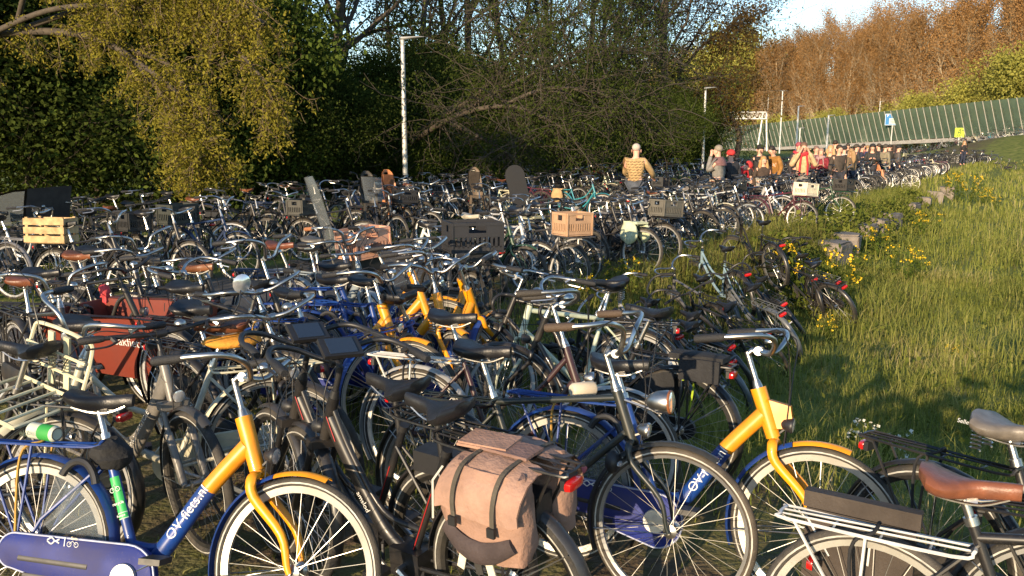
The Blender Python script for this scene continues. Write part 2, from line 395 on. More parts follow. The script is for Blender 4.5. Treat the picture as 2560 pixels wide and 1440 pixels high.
    full = crv(np.vstack([(bp*[1, -1, 1])[:0:-1], bp]), 5)+cl
    hb = MB(); hb.tube(full, .0115, n)
    gr = []; gc = g('grip', BLACK)
    for q in (-1, 1):
        e = cl+bp[-1]*[1, q, 1]; f2 = cl+bp[-2]*[1, q, 1]; dd = (f2-e)/np.linalg.norm(f2-e); gl = min(.125, np.linalg.norm(f2-e)*.8)
        gr.append(('grip', MB().tube([e-dd*.004, e+dd*.006, e+dd*gl*.8, e+dd*gl], [.014, .0185, .018, .014], n), ['grip'], gc, None))
        if g('levers', kind != 'ov'):
            p = e+dd*(gl+.03); lv = MB(); lv.tube([p, p+[.03, -q*.01, -.02]], .012, 6); lv.tube(crv([p+[.03, -q*.01, -.02], p+[.05, 0, -.03]-dd*.04, p+[.035, 0, -.035]-dd*.12], 3), .005, 5)
            gr.append(('brake_lever', lv, ['chrome' if not g('black_bar') else 'plastic'], None, None))
    if g('bell', hi):
        b = cl+A([.03, .085, .02]); gr.append(('bell', MB().lathe([(.028, 0), (.03, .008), (.024, .02), (.012, .027), (.002, .03)], b+[0, 0, .012], (-.2, .1, 1), 14), ['chrome'], None, None))
    if g('display'):
        b = cl+A([.0, -.02, .035]); Rm = Matrix.Rotation(-.6, 3, 'Y')
        gr.append(('display', MB().box(b+[0, 0, .02], (.10, .17, .02), 0, Rm).box(b+[-.006, 0, .0305], (.082, .12, .004), 1, Rm), ['plastic', 'screen'], None, None))
    if g('mirror'):
        e = cl+bp[-1]*[1, 1, 1]; q = MB().tube(crv([e+[.05, 0, .01], e+[.08, .03, .08], e+[.06, .05, .14]], 4), .004, 5); q.lathe([(.002, -.012), (.04, -.006), (.05, 0), (.048, .005), (.002, .006)], e+[.06, .06, .17], (-1, 0, .1), 14, 1)
        gr.append(('mirror', q, ['plastic', 'lens_clear'], None, None))
    if hi:
        for q, k in ((-1, 0), (1, 1)):
            e = cl+bp[-2]*[1, q, 1]
            gr.append(('cable', MB().tube(crv([e+[.03, 0, -.02], e+[.16, -q*.1, .03-.05*k], cl+[.14, q*.03, -.12], HB+[.05, q*.02, -.05]], 5), .0028, 4), ['plastic'], None, None))
    P.append(('handlebar', hb, ['chrome' if not g('black_bar') else 'plastic'], None, 1, gr))
    # rack
    if g('rack', True):
        rk = MB(); z = g('rz', .755); w = .06; x0, x1 = ST[0]+.02, RH[0]-.29
        rk.tube(crv([(x0, w*.8, z+.03), (x0-.06, w, z+.005), (x1+.04, w, z), (x1, w*.6, z+.003), (x1, -w*.6, z+.003), (x1+.04, -w, z), (x0-.06, -w, z+.005), (x0, -w*.8, z+.03)], 4), .006 if hi else .007, 6 if hi else 4, closed=True)
        for x in (x0-.12, x0-.26, x0-.4): rk.tube([(x, -w, z), (x, w, z)], .004, 4)
        for y in (-.02, .02): rk.tube([(x0, y, z+.02), (x1, y, z)], .004, 4)
        for q in (-1, 1):
            rk.tube([(x0-.30, q*w, z), RH+[-.03, q*.066, 0]], .0055, 5); rk.tube([(x1+.05, q*w, z), RH+[-.01, q*.066, 0]], .0055, 5)
        P.append(('rack', rk, ['paint'], g('rcol', OVB if kind == 'ov' else col), 0, []))
        tl = MB(); tl.rings([np.stack([np.full(12, x1+dx), .05*s_*np.sign(np.cos(a_))*np.abs(np.cos(a_))**.6, z-.045+.02*s_*np.sign(np.sin(a_))*np.abs(np.sin(a_))**.6], 1) for a_ in [np.arange(12)*2*pi/12] for dx, s_ in ((-.016, .55), (-.012, .9), (.006, 1), (.008, .98))]); tl.box((x1+.018, 0, z-.042), (.018, .085, .036), 1); tl.box((x1+.02, 0, z-.018), (.03, .05, .012), 1); P.append(('tail_light', tl, ['lens_red', 'plastic'], None, 0, []))
        if hi:
            P.append(('strap', MB().tube(crv([RH+[-.03, -.072, .03], (x0-.34, -w-.006, z-.05), (x0-.28, -w*.6, z+.012), (x0-.28, w*.6, z+.012), (x0-.32, w+.006, z-.1)], 5), .006, 5), ['fabric'], g('strap', BLACK), 0, []))
    if g('ebat'):
        P.append(('battery', MB().box((-.56, 0, .70), (.34, .10, .085)), ['plastic'], None, 0, []))
    # lights
    if g('lamp', True):
        hl = MB(); c = HB+A([.075, 0, .03]) if kind != 'ov' else HB+A([.075, 0, .05])
        hl.lathe([(.004, -.05), (.022, -.035), (.032, -.008), (.034, .0), (.031, .006)], c, (1, 0, -.08), 12, 0); hl.lathe([(.03, .0065), (.02, .010), (.002, .011)], c, (1, 0, -.08), 12, 1); hl.tube([c-[.02, 0, .01], HB+[.015, 0, 0]], .006, 5)
        P.append(('headlight', hl, ['chrome' if g('lamp') == 'c' else 'plastic', 'lens_clear'], None, 1, []))
    if kind == 'ov':
        sh_ = MB(); sh_.rings([np.stack([q[:, 0], np.full(6, y_*s_), q[:, 1]*1.], 1) for q in [np.array([(.30, .80), (.33, .868), (.425, .852), (.436, .80), (.41, .755), (.34, .745)])] for y_, s_ in ((-.028, .5), (-.03, 1), (.03, 1), (.028, .5))]); P.append(('lamp_housing', sh_, ['paint'], YEL, 0, []))
        sg = MB(); rr = [RH+A([cos(t)*r, .0, sin(t)*r])+[0, s*.05, 0] for s in (1,) for t in np.linspace(.25, 1.2, 7) for r in (.10, .335)]
        for s in (-1, 1):
            V = [RH+A([cos(t)*r, s*.045, sin(t)*r]) for t in np.linspace(.1, 1.25, 9) for r in (.12, .335)]
            sg.add(V, [(2*i, 2*i+2, 2*i+3, 2*i+1) for i in range(8)])
        P.append(('skirt_guard', sg, ['clear'], None, 0, []))
    elif g('skirt'):
        sg = MB()
        for s in (-1, 1):
            V = [RH+A([cos(t)*r, s*.04, sin(t)*r]) for t in np.linspace(.1, 1.5, 9) for r in (.12, .34)]
            sg.add(V, [(2*i, 2*i+2, 2*i+3, 2*i+1) for i in range(8)])
        P.append(('coat_guard', sg, ['fabric'], g('skirt'), 0, []))
    # front carrier
    if g('carrier'):
        cr = MB(); z = .80; x0, x1 = .47, .80; w = .19
        cr.tube(crv([(x0, -w, z), (x1-.03, -w, z), (x1, -w+.04, z), (x1, w-.04, z), (x1-.03, w, z), (x0, w, z)], 3), .0095, 6, closed=True)
        for y in (-.12, -.04, .04, .12): cr.tube([(x0, y, z), (x1, y, z)], .0075, 6)
        for q in (-1, 1): cr.tube([(x0+.1, q*.1, z), FH+[0, q*.07, 0]], .006, 6); cr.tube([(x0, q*.06, z), HB+[.03, q*.02, -.0]], .008, 5)
        cr.tube(crv([(x0, -w, z), (x0-.06, -w, z+.22), (x0-.07, -w+.05, z+.27), (x0-.07, w-.05, z+.27), (x0-.06, w, z+.22), (x0, w, z)], 3), .0095, 6)
        for h in (.09, .18): cr.tube([(x0-.025, -w, z+h), (x0-.025, w, z+h)], .0075, 6)
        for y in (-.05, .05): cr.box((x0-.045, y, z+.13), (.012, .035, .27))
        P.append(('front_carrier', cr, ['paint'], g('carcol', col), 1 if g('carsteer') else 0, []))
    if g('stand', True):
        ks = MB(); ks.tube([BB+[-.08, .03, -.03], BB+[-.2, .17, -.285]], .008, 6); ks.tube([BB+[-.08, .03, -.03], BB+[-.06, 0, 0]], .012, 5)
        P.append(('kickstand', ks, ['plastic'], None, 0, []))
    return P
def steer_m(a):
    t = Matrix.Translation(Vector(HT)); return t @ Matrix.Rotation(a, 4, Vector(AX)) @ t.inverted()
STEER = {'fork', 'front_wheel', 'front_mudguard', 'lower_mudguard', 'stem', 'handlebar', 'headlight'}
TINT = {'frame', 'fork', 'rear_mudguard', 'front_mudguard', 'rack', 'front_carrier'}
FAR_SKIP = {'kickstand', 'crank', 'seat_post'}
def make_bike(name, kind, sp, flat=False):
    """a bicycle standing at the origin, facing +x; flat joins each wheel into one part for bikes far off"""
    root = empty(name)
    for nm, mb, ms, col, st, subs in bike_parts(kind, sp):
        o = pmesh(mb, nm, ms, root, col)
        if st: o['steer'] = 1
        if flat and nm in ('front_wheel', 'rear_wheel'):
            for sn, smb, sm, sc, sk in subs:
                k = {'tyre': 1, 'spokes': 2, 'hub': 2}[sn]
                mb.add(np.concatenate(smb.v), smb.f, k)
            me = mb.mesh(nm, ['alloy', M['tyre_black'], 'spoke']); o.data = me; continue
        if flat and nm not in ('handlebar', 'saddle'): continue
        for sn, smb, sm, sc, sk in subs:
            if flat and sn in ('rails', 'cable', 'brake_lever', 'bell'): continue
            c = pmesh(smb, sn, sm, o, sc); tag(c, kind=sk)
    return root
def steer(root, a):
    for ch in root.children:
        if 'steer' in ch: ch.matrix_local = steer_m(a)
def place(root, x, y, yaw, lean=0, st=0, z=0, pitch=0):
    root.matrix_world = Matrix.Translation((x, y, z)) @ Matrix.Rotation(yaw, 4, 'Z') @ Matrix.Rotation(pitch, 4, 'Y') @ Matrix.Rotation(lean, 4, 'X')
    if st: steer(root, st)
    return root
mat('tyre_black', (.028, .027, .026), rough=.75, bump=.3)
# ---------------------------------------------------------------- terrain
BA, BB_ = np.array([62., 96.]), np.array([45., 158.])        # two points on the foot of the noise barrier
bdir = (BB_-BA)/np.linalg.norm(BB_-BA); bnor = np.array([-bdir[1], bdir[0]])   # bnor points towards the path
if bnor.dot(-BA) < 0: bnor = -bnor
def bz(s): return np.clip(2.6-s*.037, -.2, 3.6)               # ground height along the barrier foot
def hz(x, y):
    x = np.asarray(x, float); y = np.asarray(y, float)
    u = x*T.x+y*T.y; v = x*N.x+y*N.y
    ve = -3.6-.9*(1-sstep(9, 15, u))
    z = -.62*sstep(0, 1.0, v-ve)*sstep(4.5, 7.5, u)
    z = z+.05*np.sin(x*.9+1)*np.sin(y*.7)*sstep(-2, 2, v)
    s = (x-BA[0])*bdir[0]+(y-BA[1])*bdir[1]; e = (x-BA[0])*bnor[0]+(y-BA[1])*bnor[1]
    k = sstep(26, 3, e)*sstep(-16, 0, v+2)
    return z*(1-k)+bz(s)*k
def H(x, y): return float(hz(x, y))
na = 380; rad = np.concatenate([[0], np.geomspace(.5, 900, 120)])
ang = np.linspace(0, 2*pi, na, endpoint=False)
X = np.outer(rad, np.sin(ang)); Y = np.outer(rad, np.cos(ang)); Z = hz(X, Y)
V = np.stack([X, Y, Z], -1).reshape(-1, 3)
F = [(i*na+j, (i+1)*na+j, (i+1)*na+(j+1) % na, i*na+(j+1) % na) for i in range(1, len(rad)-1) for j in range(na)]+[(0, na+j, na+(j+1) % na) for j in range(na)]
me = bpy.data.meshes.new('ground'); me.from_pydata(V.tolist(), [], F)
me.polygons.foreach_set('use_smooth', [True]*len(F))
vv = V[:, 0]*N.x+V[:, 1]*N.y; uu = V[:, 0]*T.x+V[:, 1]*T.y
at = me.attributes.new('mead', 'FLOAT', 'POINT'); at.data.foreach_set('value', np.clip(sstep(-5.4, -4.2, vv)*sstep(2.5, 6.5, uu+vv*.9)+sstep(2, 8, vv)+sstep(-9.9, -10.6, vv), 0, 1))
def ground_mat():
    m = bpy.data.materials.new('ground'); m.use_nodes = True; n = m.node_tree; L = n.links; b = n.nodes['Principled BSDF']
    tc = n.nodes.new('ShaderNodeTexCoord')
    def noise(s, d=6): t = n.nodes.new('ShaderNodeTexNoise'); t.inputs['Scale'].default_value = s; t.inputs['Detail'].default_value = d; L.new(tc.outputs['Object'], t.inputs['Vector']); return t.outputs['Fac']
    def ramp(f, st):
        r = n.nodes.new('ShaderNodeValToRGB'); L.new(f, r.inputs[0]); e = r.color_ramp.elements
        while len(e) < len(st): e.new(.5)
        for q, (p, c) in zip(e, st): q.position = p; q.color = (*c, 1)
        return r.outputs[0]
    soil = ramp(noise(6, 10), [(.35, (.07, .05, .032)), (.5, (.13, .095, .06)), (.58, (.09, .08, .035)), (.7, (.19, .15, .09))])
    gr = ramp(noise(2.2, 10), [(.32, (.08, .10, .025)), (.5, (.14, .165, .038)), (.62, (.18, .19, .05)), (.75, (.24, .2, .09))])
    a = n.nodes.new('ShaderNodeAttribute'); a.attribute_name = 'mead'
    ad = n.nodes.new('ShaderNodeMath'); ad.operation = 'ADD'; L.new(a.outputs['Fac'], ad.inputs[0])
    mr = n.nodes.new('ShaderNodeMapRange'); mr.inputs['From Min'].default_value = .45; mr.inputs['From Max'].default_value = .62; mr.inputs['To Max'].default_value = .55; L.new(noise(1.1), mr.inputs['Value']); L.new(mr.outputs[0], ad.inputs[1]); ad.use_clamp = True
    mx = n.nodes.new('ShaderNodeMix'); mx.data_type = 'RGBA'; L.new(ad.outputs[0], mx.inputs['Factor']); L.new(soil, mx.inputs['A']); L.new(gr, mx.inputs['B'])
    L.new(mx.outputs['Result'], b.inputs['Base Color']); b.inputs['Roughness'].default_value = .95; b.inputs['Specular IOR Level'].default_value = .15
    bp = n.nodes.new('ShaderNodeBump'); bp.inputs['Strength'].default_value = .7; bp.inputs['Distance'].default_value = .04; L.new(noise(28, 8), bp.inputs['Height']); L.new(bp.outputs[0], b.inputs['Normal'])
    return m
me.materials.append(ground_mat()); tag(link('ground', me), kind='structure')
# asphalt path
def sheet(us, v0, v1, lift, name, mt):
    Vv = []; 
    for u in us:
        for v in (v0, v1): p = UV(u, v); Vv.append((p.x, p.y, lift))
    mb = MB(); mb.add(Vv, [(2*i+1, 2*i+3, 2*i+2, 2*i)[::-1] for i in range(len(us)-1)])
    o = pmesh(mb, name, mt); tag(o, kind='structure'); return o
mat('asphalt', (.055, .053, .05), rough=.9, noise=.35, nscale=1.5, bump=.5, bscale=120, col2=(.10, .09, .075), coord='Object')
sheet(np.linspace(-30, 84, 30), -9.75, -6.75, .012, 'bicycle_path', 'asphalt')
mat('kerbstone', (.3, .28, .25), rough=.9, noise=.3, nscale=4)

# ---------------------------------------------------------------- leaves and twigs
def leaf_mat(name, c1, c2, tr=.35, rough=.55, scale=.25):
    m = bpy.data.materials.new(name); m.use_nodes = True; n = m.node_tree; L = n.links; out = n.nodes['Material Output']; n.nodes.remove(n.nodes['Principled BSDF'])
    g = n.nodes.new('ShaderNodeNewGeometry'); oi = n.nodes.new('ShaderNodeObjectInfo')
    mx = n.nodes.new('ShaderNodeMix'); mx.data_type = 'RGBA'; L.new(g.outputs['Random Per Island'], mx.inputs['Factor']); mx.inputs['A'].default_value = (*c1, 1); mx.inputs['B'].default_value = (*c2, 1)
    hs = n.nodes.new('ShaderNodeHueSaturation'); mr = n.nodes.new('ShaderNodeMapRange'); mr.inputs['To Min'].default_value = .8; mr.inputs['To Max'].default_value = 1.2; L.new(oi.outputs['Random'], mr.inputs['Value']); L.new(mr.outputs[0], hs.inputs['Value']); L.new(mx.outputs['Result'], hs.inputs['Color'])
    d = n.nodes.new('ShaderNodeBsdfDiffuse'); t = n.nodes.new('ShaderNodeBsdfTranslucent'); s = n.nodes.new('ShaderNodeMixShader'); s.inputs[0].default_value = tr
    for k in (d, t): L.new(hs.outputs[0], k.inputs['Color'])
    L.new(d.outputs[0], s.inputs[1]); L.new(t.outputs[0], s.inputs[2]); L.new(s.outputs[0], out.inputs['Surface']); M[name] = m; return m
leaf_mat('leaf_dark', (.040, .058, .014), (.075, .098, .022))
leaf_mat('leaf_fresh', (.055, .085, .016), (.10, .13, .026))
leaf_mat('leaf_gold', (.13, .12, .018), (.25, .215, .035))
leaf_mat('leaf_brown', (.065, .04, .015), (.11, .07, .02))
leaf_mat('bud_orange', (.24, .135, .052), (.40, .235, .10))
leaf_mat('leaf_yellow', (.22, .22, .05), (.38, .36, .085))
leaf_mat('leaf_ivy', (.09, .12, .022), (.20, .21, .045))
leaf_mat('petal_yellow', (.75, .48, .02), (.85, .6, .06), tr=.3)
leaf_mat('petal_white', (.7, .68, .58), (.8, .78, .7), tr=.3)
mat('bark_dark', (.07, .055, .04), rough=.95, noise=.4, nscale=8, bump=.6, bscale=20)
mat('bark_warm', (.22, .17, .11), rough=.95, noise=.5, nscale=9, bump=.8, bscale=25)
mat('bark_pale', (.40, .32, .21), rough=.95, noise=.35, nscale=4)
mat('twig', (.16, .115, .06), rough=.9, noise=.3, nscale=8)
mat('twig_dark', (.06, .048, .033), rough=.9, noise=.3, nscale=8)
def np_mesh(name, V, F, mats, mi=None, smooth=False):
    me = bpy.data.meshes.new(name); V = np.asarray(V, np.float32); F = np.asarray(F, np.int32); k = F.shape[1]
    me.vertices.add(len(V)); me.vertices.foreach_set('co', V.ravel()); me.loops.add(F.size); me.loops.foreach_set('vertex_index', F.ravel())
    me.polygons.add(len(F)); me.polygons.foreach_set('loop_start', np.arange(0, F.size, k, dtype=np.int32)); me.polygons.foreach_set('loop_total', np.full(len(F), k, np.int32))
    for q in mats: me.materials.append(M[q])
    if mi is not None: me.polygons.foreach_set('material_index', mi)
    if smooth: me.polygons.foreach_set('use_smooth', np.ones(len(F), bool))
    me.update(calc_edges=True); return me
def seg_mesh(name, segs, mt, n=4):
    """segs: rows of p0 xyz, p1 xyz, r0, r1"""
    Sg = np.asarray(segs, float); P0, P1 = Sg[:, :3], Sg[:, 3:6]; D = P1-P0; D /= np.linalg.norm(D, axis=1)[:, None]+1e-9
    P0 = P0-D*Sg[:, 6:7]*.4; P1 = P1+D*Sg[:, 7:8]*.4
    a = np.cross(D, np.where(np.abs(D[:, 2:3]) > .9, [[1., 0, 0]], [[0, 0, 1.]])); a /= np.linalg.norm(a, axis=1)[:, None]+1e-9; b = np.cross(D, a)
    t = np.arange(n)*2*pi/n; ring = a[:, None]*np.cos(t)[None, :, None]+b[:, None]*np.sin(t)[None, :, None]
    V = np.concatenate([P0[:, None]+ring*Sg[:, 6][:, None, None], P1[:, None]+ring*Sg[:, 7][:, None, None]], 1).reshape(-1, 3)
    base = np.arange(len(Sg))[:, None, None]*2*n; j = np.arange(n); q = np.stack([j, (j+1) % n, (j+1) % n+n, j+n], 1)[None]
    return np_mesh(name, V, (base+q).reshape(-1, 4), [mt], smooth=True)
def leaf_mesh(name, P, size, mt, r, up=.3, asp=.6):
    n = len(P); d = r.normal(size=(n, 3)); d /= np.linalg.norm(d, axis=1)[:, None]; e = r.normal(size=(n, 3)); e[:, 2] += up; e = np.cross(d, e); e /= np.linalg.norm(e, axis=1)[:, None]+1e-9
    s = size*r.uniform(.55, 1.25, (n, 1)); V = np.stack([P-d*s*.5, P+e*s*asp*.5, P+d*s*.5, P-e*s*asp*.5], 1).reshape(-1, 3)
    return np_mesh(name, V, np.arange(4*n).reshape(-1, 4), [mt] if isinstance(mt, str) else mt)
def grow(r, p, d, L, rad, lvl, top, out, tips, sp):
    """sp: step count, bend, upward pull, child count, child angle, child length, per level"""
    n = sp['n'][lvl]; step = L/n; rr = rad; p = np.array(p, float); d = np.array(d, float)
    for i in range(n):
        d = d+r.normal(size=3)*sp['bend'][lvl]; d[2] += sp['pull'][lvl]; d /= np.linalg.norm(d)
        q = p+d*step; r1 = rad*(1-(i+1)/n*sp.get('taper', .75)); out[0 if lvl < sp.get('split', 2) else 1].append((*p, *q, rr, r1))
        if lvl < top:
            f = (i+1)/n
            if f >= sp['first'][lvl]:
                k = sp['kids'][lvl]; k = int(k)+(r.random() < k-int(k))
                for _ in range(k):
                    a = r.normal(size=3); a -= d*a.dot(d); a /= np.linalg.norm(a)+1e-9; an = radians(sp['ang'][lvl])*r.uniform(.7, 1.3)
                    grow(r, q if r.random() < .5 else (p+q)/2, d*cos(an)+a*sin(an), L*sp['len'][lvl]*r.uniform(.6, 1.15)*(1.15-.45*f), r1*.62, lvl+1, top, out, tips, sp)
        if lvl >= sp.get('leaf_from', top): tips.append((*q, lvl))
        p, rr = q, r1
def tree_kind(seed, name, height, rad, sp, top, leafs, bark='bark_dark', twig='twig_dark', base=(0, 0, 0), lean=(0, 0, 1)):
    """a tree as an Empty with trunk, branches, crown; leafs: (material, count, size, spread)"""
    r = np.random.default_rng(seed); out = ([], []); tips = []
    grow(r, base, lean, height, rad, 0, top, out, tips, sp)
    root = empty(name); link('trunk', seg_mesh('trunk', out[0], bark, 7), root)
    if out[1]: tag(link('branches', seg_mesh('branches', out[1], twig, 3), root), kind='stuff')
    tp = np.array(tips)[:, :3]
    for mt, cnt, size, spread in leafs:
        c = tp[r.integers(0, len(tp), cnt)]; P = c+r.normal(size=(cnt, 3))*spread; P[:, 2] = np.maximum(P[:, 2], .05)
        tag(link('crown', leaf_mesh('crown', P, size, mt, r), root), kind='stuff')
    return root
SPREAD = dict(n=[9, 6, 5, 4], bend=[.06, .14, .2, .25], pull=[.05, .05, .02, 0], first=[.3, .25, .2, 0], kids=[1.8, 1.7, 2.2, 0], ang=[45, 45, 50, 40], len=[.42, .5, .5, .5], split=2, leaf_from=2, taper=.7)
POPLAR = dict(n=[13, 8, 5, 3], bend=[.03, .07, .14, .2], pull=[.04, .12, .1, .06], first=[.08, .15, .1, 0], kids=[3.2, 2.4, 2.3, 0], ang=[36, 32, 34, 30], len=[.40, .38, .45, .5], split=1, leaf_from=2, taper=.8)
SHRUB = dict(n=[5, 5, 4, 3], bend=[.16, .2, .25, .3], pull=[.02, .05, .02, 0], first=[.0, .1, .1, 0], kids=[2.6, 1.8, 1.5, 0], ang=[48, 45, 45, 40], len=[.7, .6, .55, .5], split=1, leaf_from=1, taper=.7)
WOOD = []
def shade(root, nm): root['label'] = nm
kinds_left = [tree_kind(100+i, 'woodland_tree', (14, 16, 12.5, 15)[i], (.19, .24, .15, .2)[i], SPREAD, 3,
              [(('leaf_dark', 'leaf_dark', 'leaf_fresh', 'leaf_dark')[i], (4200, 3200, 9000, 3000)[i], .13, .35)] + ([('leaf_brown', 3000, .11, .3)] if i == 3 else []), lean=((.05, 0, 1), (-.1, .1, 1), (.15, -.1, 1), (.0, -.12, 1))[i]) for i in range(4)]
kinds_shrub = [tree_kind(200+i, 'woodland_shrub', (3.4, 4.2, 3.0)[i], .06, SHRUB, 3, [(('leaf_dark', 'leaf_dark', 'leaf_fresh')[i], 26000, .10, .34), (('leaf_fresh', 'leaf_dark', 'leaf_dark')[i], 8000, .09, .4)]) for i in range(3)]
for kz in kinds_shrub: pass
r9 = np.random.default_rng(5)
side = ['far left of the path', 'behind the left bicycle row', 'behind the tall lamp post', 'behind the man in the quilted jacket', 'near the far lamp post']
def wherein(px):
    return side[0] if px < 500 else side[1] if px < 900 else side[2] if px < 1300 else side[3] if px < 1650 else side[4]
def pxof(x, y): return 1280+FPX*x/max(y, .5)
used = {}
def put(kind, x, y, s, yaw, label, cat, group, zs=None):
    k = kind.name
    o = kind if not used.get(k) else copy_tree(kind); used[k] = 1
    o.matrix_world = Matrix.Translation((x, y, H(x, y)-.05)) @ Matrix.Rotation(yaw, 4, 'Z') @ Matrix.Diagonal((s, s, zs or s, 1))
    tag(o, label, cat, group); return o
look = ['thin bare-twigged', 'stout spreading', 'leafy dark green', 'brownish half-leafed']
i = 0
for row, (v, du, uo) in enumerate(((-21.8, 4.0, 0), (-25.5, 5.2, 1.3))):
    for u in np.arange(4+uo, 70, du):
        p = UV(u+r9.uniform(-.8, .8), v+r9.uniform(-.9, .9)); k = int(r9.integers(0, 4)); px = pxof(p.x, p.y)
        if px < -90 or px > 1690-14*row or p.y < 6: continue
        put(kinds_left[k], p.x, p.y, r9.uniform(.85, 1.2), r9.uniform(0, 6.28), f'{look[k]} woodland tree {wherein(px)}', 'tree', 'trees of the wood along the path')
for row, (v, du) in enumerate(((-20.3, 1.9), (-22.3, 2.2), (-25, 2.7), (-29, 3.4))):
    for u in np.arange(4, 67, du):
        p = UV(u+r9.uniform(-.6, .6), v+r9.uniform(-.6, .6)); k = int(r9.integers(0, 3)); px = pxof(p.x, p.y)
        if px < -90 or px > 1735 or p.y < 5: continue
        s = r9.uniform(.8, 1.1)*(1.5 if px < 560 else 1.0)*(1+.05*row)
        put(kinds_shrub[k], p.x, p.y, s, r9.uniform(0, 6.28), f'{("dense dark green", "tall dark green", "fresh green")[k]} shrub {wherein(px)}', 'shrub', 'shrubs at the edge of the wood', s*r9.uniform(.9, 1.15))
# the big overhanging trees
def limb_tree(name, label, base, limbs, seed, hang, leaf, nleaf, lsize, drop, twl, trunk_r=.22, nt_=70, tw='twig', droop=.2, lsp=.05):
    r = np.random.default_rng(seed); A, B, tips = [], [], []
    base = np.array(base, float)
    for li, lb in enumerate(limbs):
        c = crv(lb, 8); rr = np.linspace(trunk_r if li == 0 else trunk_r*.55, .025, len(c))
        for a, b, ra, rb in zip(c[:-1], c[1:], rr[:-1], rr[1:]): A.append((*a, *b, ra, rb))
        for k in range(nt_):
            f = r.uniform(.15, 1)**.8; i = min(int(f*(len(c)-1)), len(c)-2); p = c[i]+(c[i+1]-c[i])*r.random()
            if p[2] < 1.6: continue
            d = (c[i+1]-c[i]); d /= np.linalg.norm(d); d = d*.6+r.normal(size=3)*.7; d[2] += .1; d /= np.linalg.norm(d)
            L = r.uniform(.4, 1)*twl; n = 9; rad = .012*L**.5
            q0 = p
            for s in range(n):
                d = d+r.normal(size=3)*.13; d[2] -= droop*(1 if s < 6 else -.5)*hang; d /= np.linalg.norm(d)
                q1 = q0+d*L/n
                if q1[2] < drop: break
                B.append((*q0, *q1, rad*(1-s/n*.7), rad*(1-(s+1)/n*.7))); tips.append((*q1, s))
                if s > 1:
                    for _ in range(r.integers(0, 3)):
                        d2 = d*.4+r.normal(size=3)*.6; d2[2] -= .15*hang; d2 /= np.linalg.norm(d2); q = q1
                        for w_ in range(3):
                            d2 = d2+r.normal(size=3)*.2; d2[2] -= .12*hang-.09*w_; d2 /= np.linalg.norm(d2); qn = q+d2*L*.075
                            B.append((*q, *qn, rad*.4, rad*.25)); tips.append((*qn, 9)); q = qn
                q0 = q1
    root = empty(name, base)
    tr = np.array(A); tr[:, :3] -= base; tr[:, 3:6] -= base; link('trunk', seg_mesh('trunk', tr, 'bark_dark', 7), root)
    br = np.array(B); br[:, :3] -= base; br[:, 3:6] -= base; tag(link('branches', seg_mesh('branches', br, tw, 3), root), kind='stuff')
    tp = np.array(tips)[:, :3]-base; wgt = np.array(tips)[:, 3]; 
    cl = tp[r.integers(0, len(tp), nleaf//12)]; P = np.repeat(cl, 12, 0)+r.normal(size=(len(cl)*12, 3))*lsp*1.7
    tag(link('crown', leaf_mesh('crown', P, lsize, leaf, r, asp=.45), root), kind='stuff')
    tag(root, label, 'tree'); return root
def Pd(px, py, d):
    """the point at distance d along the view that the photo shows at px, py"""
    a, b = (px-1280)/FPX, (720-py)/FPX
    return np.array([a*d, d*(cos(PITCH)+b*sin(PITCH)), CAMZ+d*(-sin(PITCH)+b*cos(PITCH))])
b0 = np.array([-10.4, 15.6, 0])
wl = [[b0, b0+[.05, 0, 2.5], Pd(-60, 105, 15.8), Pd(150, 80, 15.5), Pd(300, 125, 15), Pd(400, 230, 14.7), Pd(460, 330, 14.4), Pd(510, 420, 14.2)],
      [Pd(-60, 100, 15.8), Pd(150, 20, 15), Pd(400, 30, 14.6), Pd(560, 100, 14.2), Pd(650, 190, 14), Pd(690, 260, 14)],
      [Pd(300, 120, 15.4), Pd(420, 160, 14.8), Pd(480, 260, 14.4), Pd(520, 360, 14.2), Pd(545, 430, 14.1)],
      [Pd(40, 60, 15.8), Pd(100, -60, 15), Pd(350, -70, 14.6), Pd(560, -20, 14), Pd(660, 60, 13.8)],
      [Pd(320, 140, 15), Pd(430, 220, 14.5), Pd(470, 310, 14.2), Pd(500, 400, 14)],
      [Pd(60, 70, 15.6), Pd(250, 10, 15), Pd(450, -10, 14.5), Pd(560, 40, 14.2)]]
limb_tree('willow_tree', 'golden sunlit willow with drooping twigs overhanging the left bicycle row', b0, wl, 31, 1.0, 'leaf_gold', 44000, .07, 1.15, 1.0, .10, 95)
b1 = UV(24, -19.5); b1 = np.array([b1.x, b1.y, 0])
l2 = [[b1, b1+[0, 0, 1.5], Pd(1120, 300, 26.5), Pd(1250, 265, 25), Pd(1350, 290, 24), Pd(1420, 330, 23)],
      [Pd(1120, 300, 26.5), Pd(1300, 200, 26), Pd(1450, 150, 26), Pd(1600, 130, 27)],
      [Pd(1130, 310, 26), Pd(1250, 370, 24), Pd(1310, 420, 23.5)],
      [b1+[0, 0, 2], Pd(1200, 230, 27), Pd(1330, 90, 27), Pd(1480, 20, 28)],
      [Pd(1250, 265, 25), Pd(1380, 220, 24.5), Pd(1520, 240, 24.5), Pd(1620, 290, 25)]]
limb_tree('leaning_tree', 'leaning grey-twigged tree whose long limbs spread right of the tall lamp post', b1, l2, 32, .55, 'leaf_dark', 42000, .095, 1.0, 3.4, .13, 95, 'twig_dark', .16, .12)
b2 = UV(56, -17.5); b2 = np.array([b2.x, b2.y, 0])
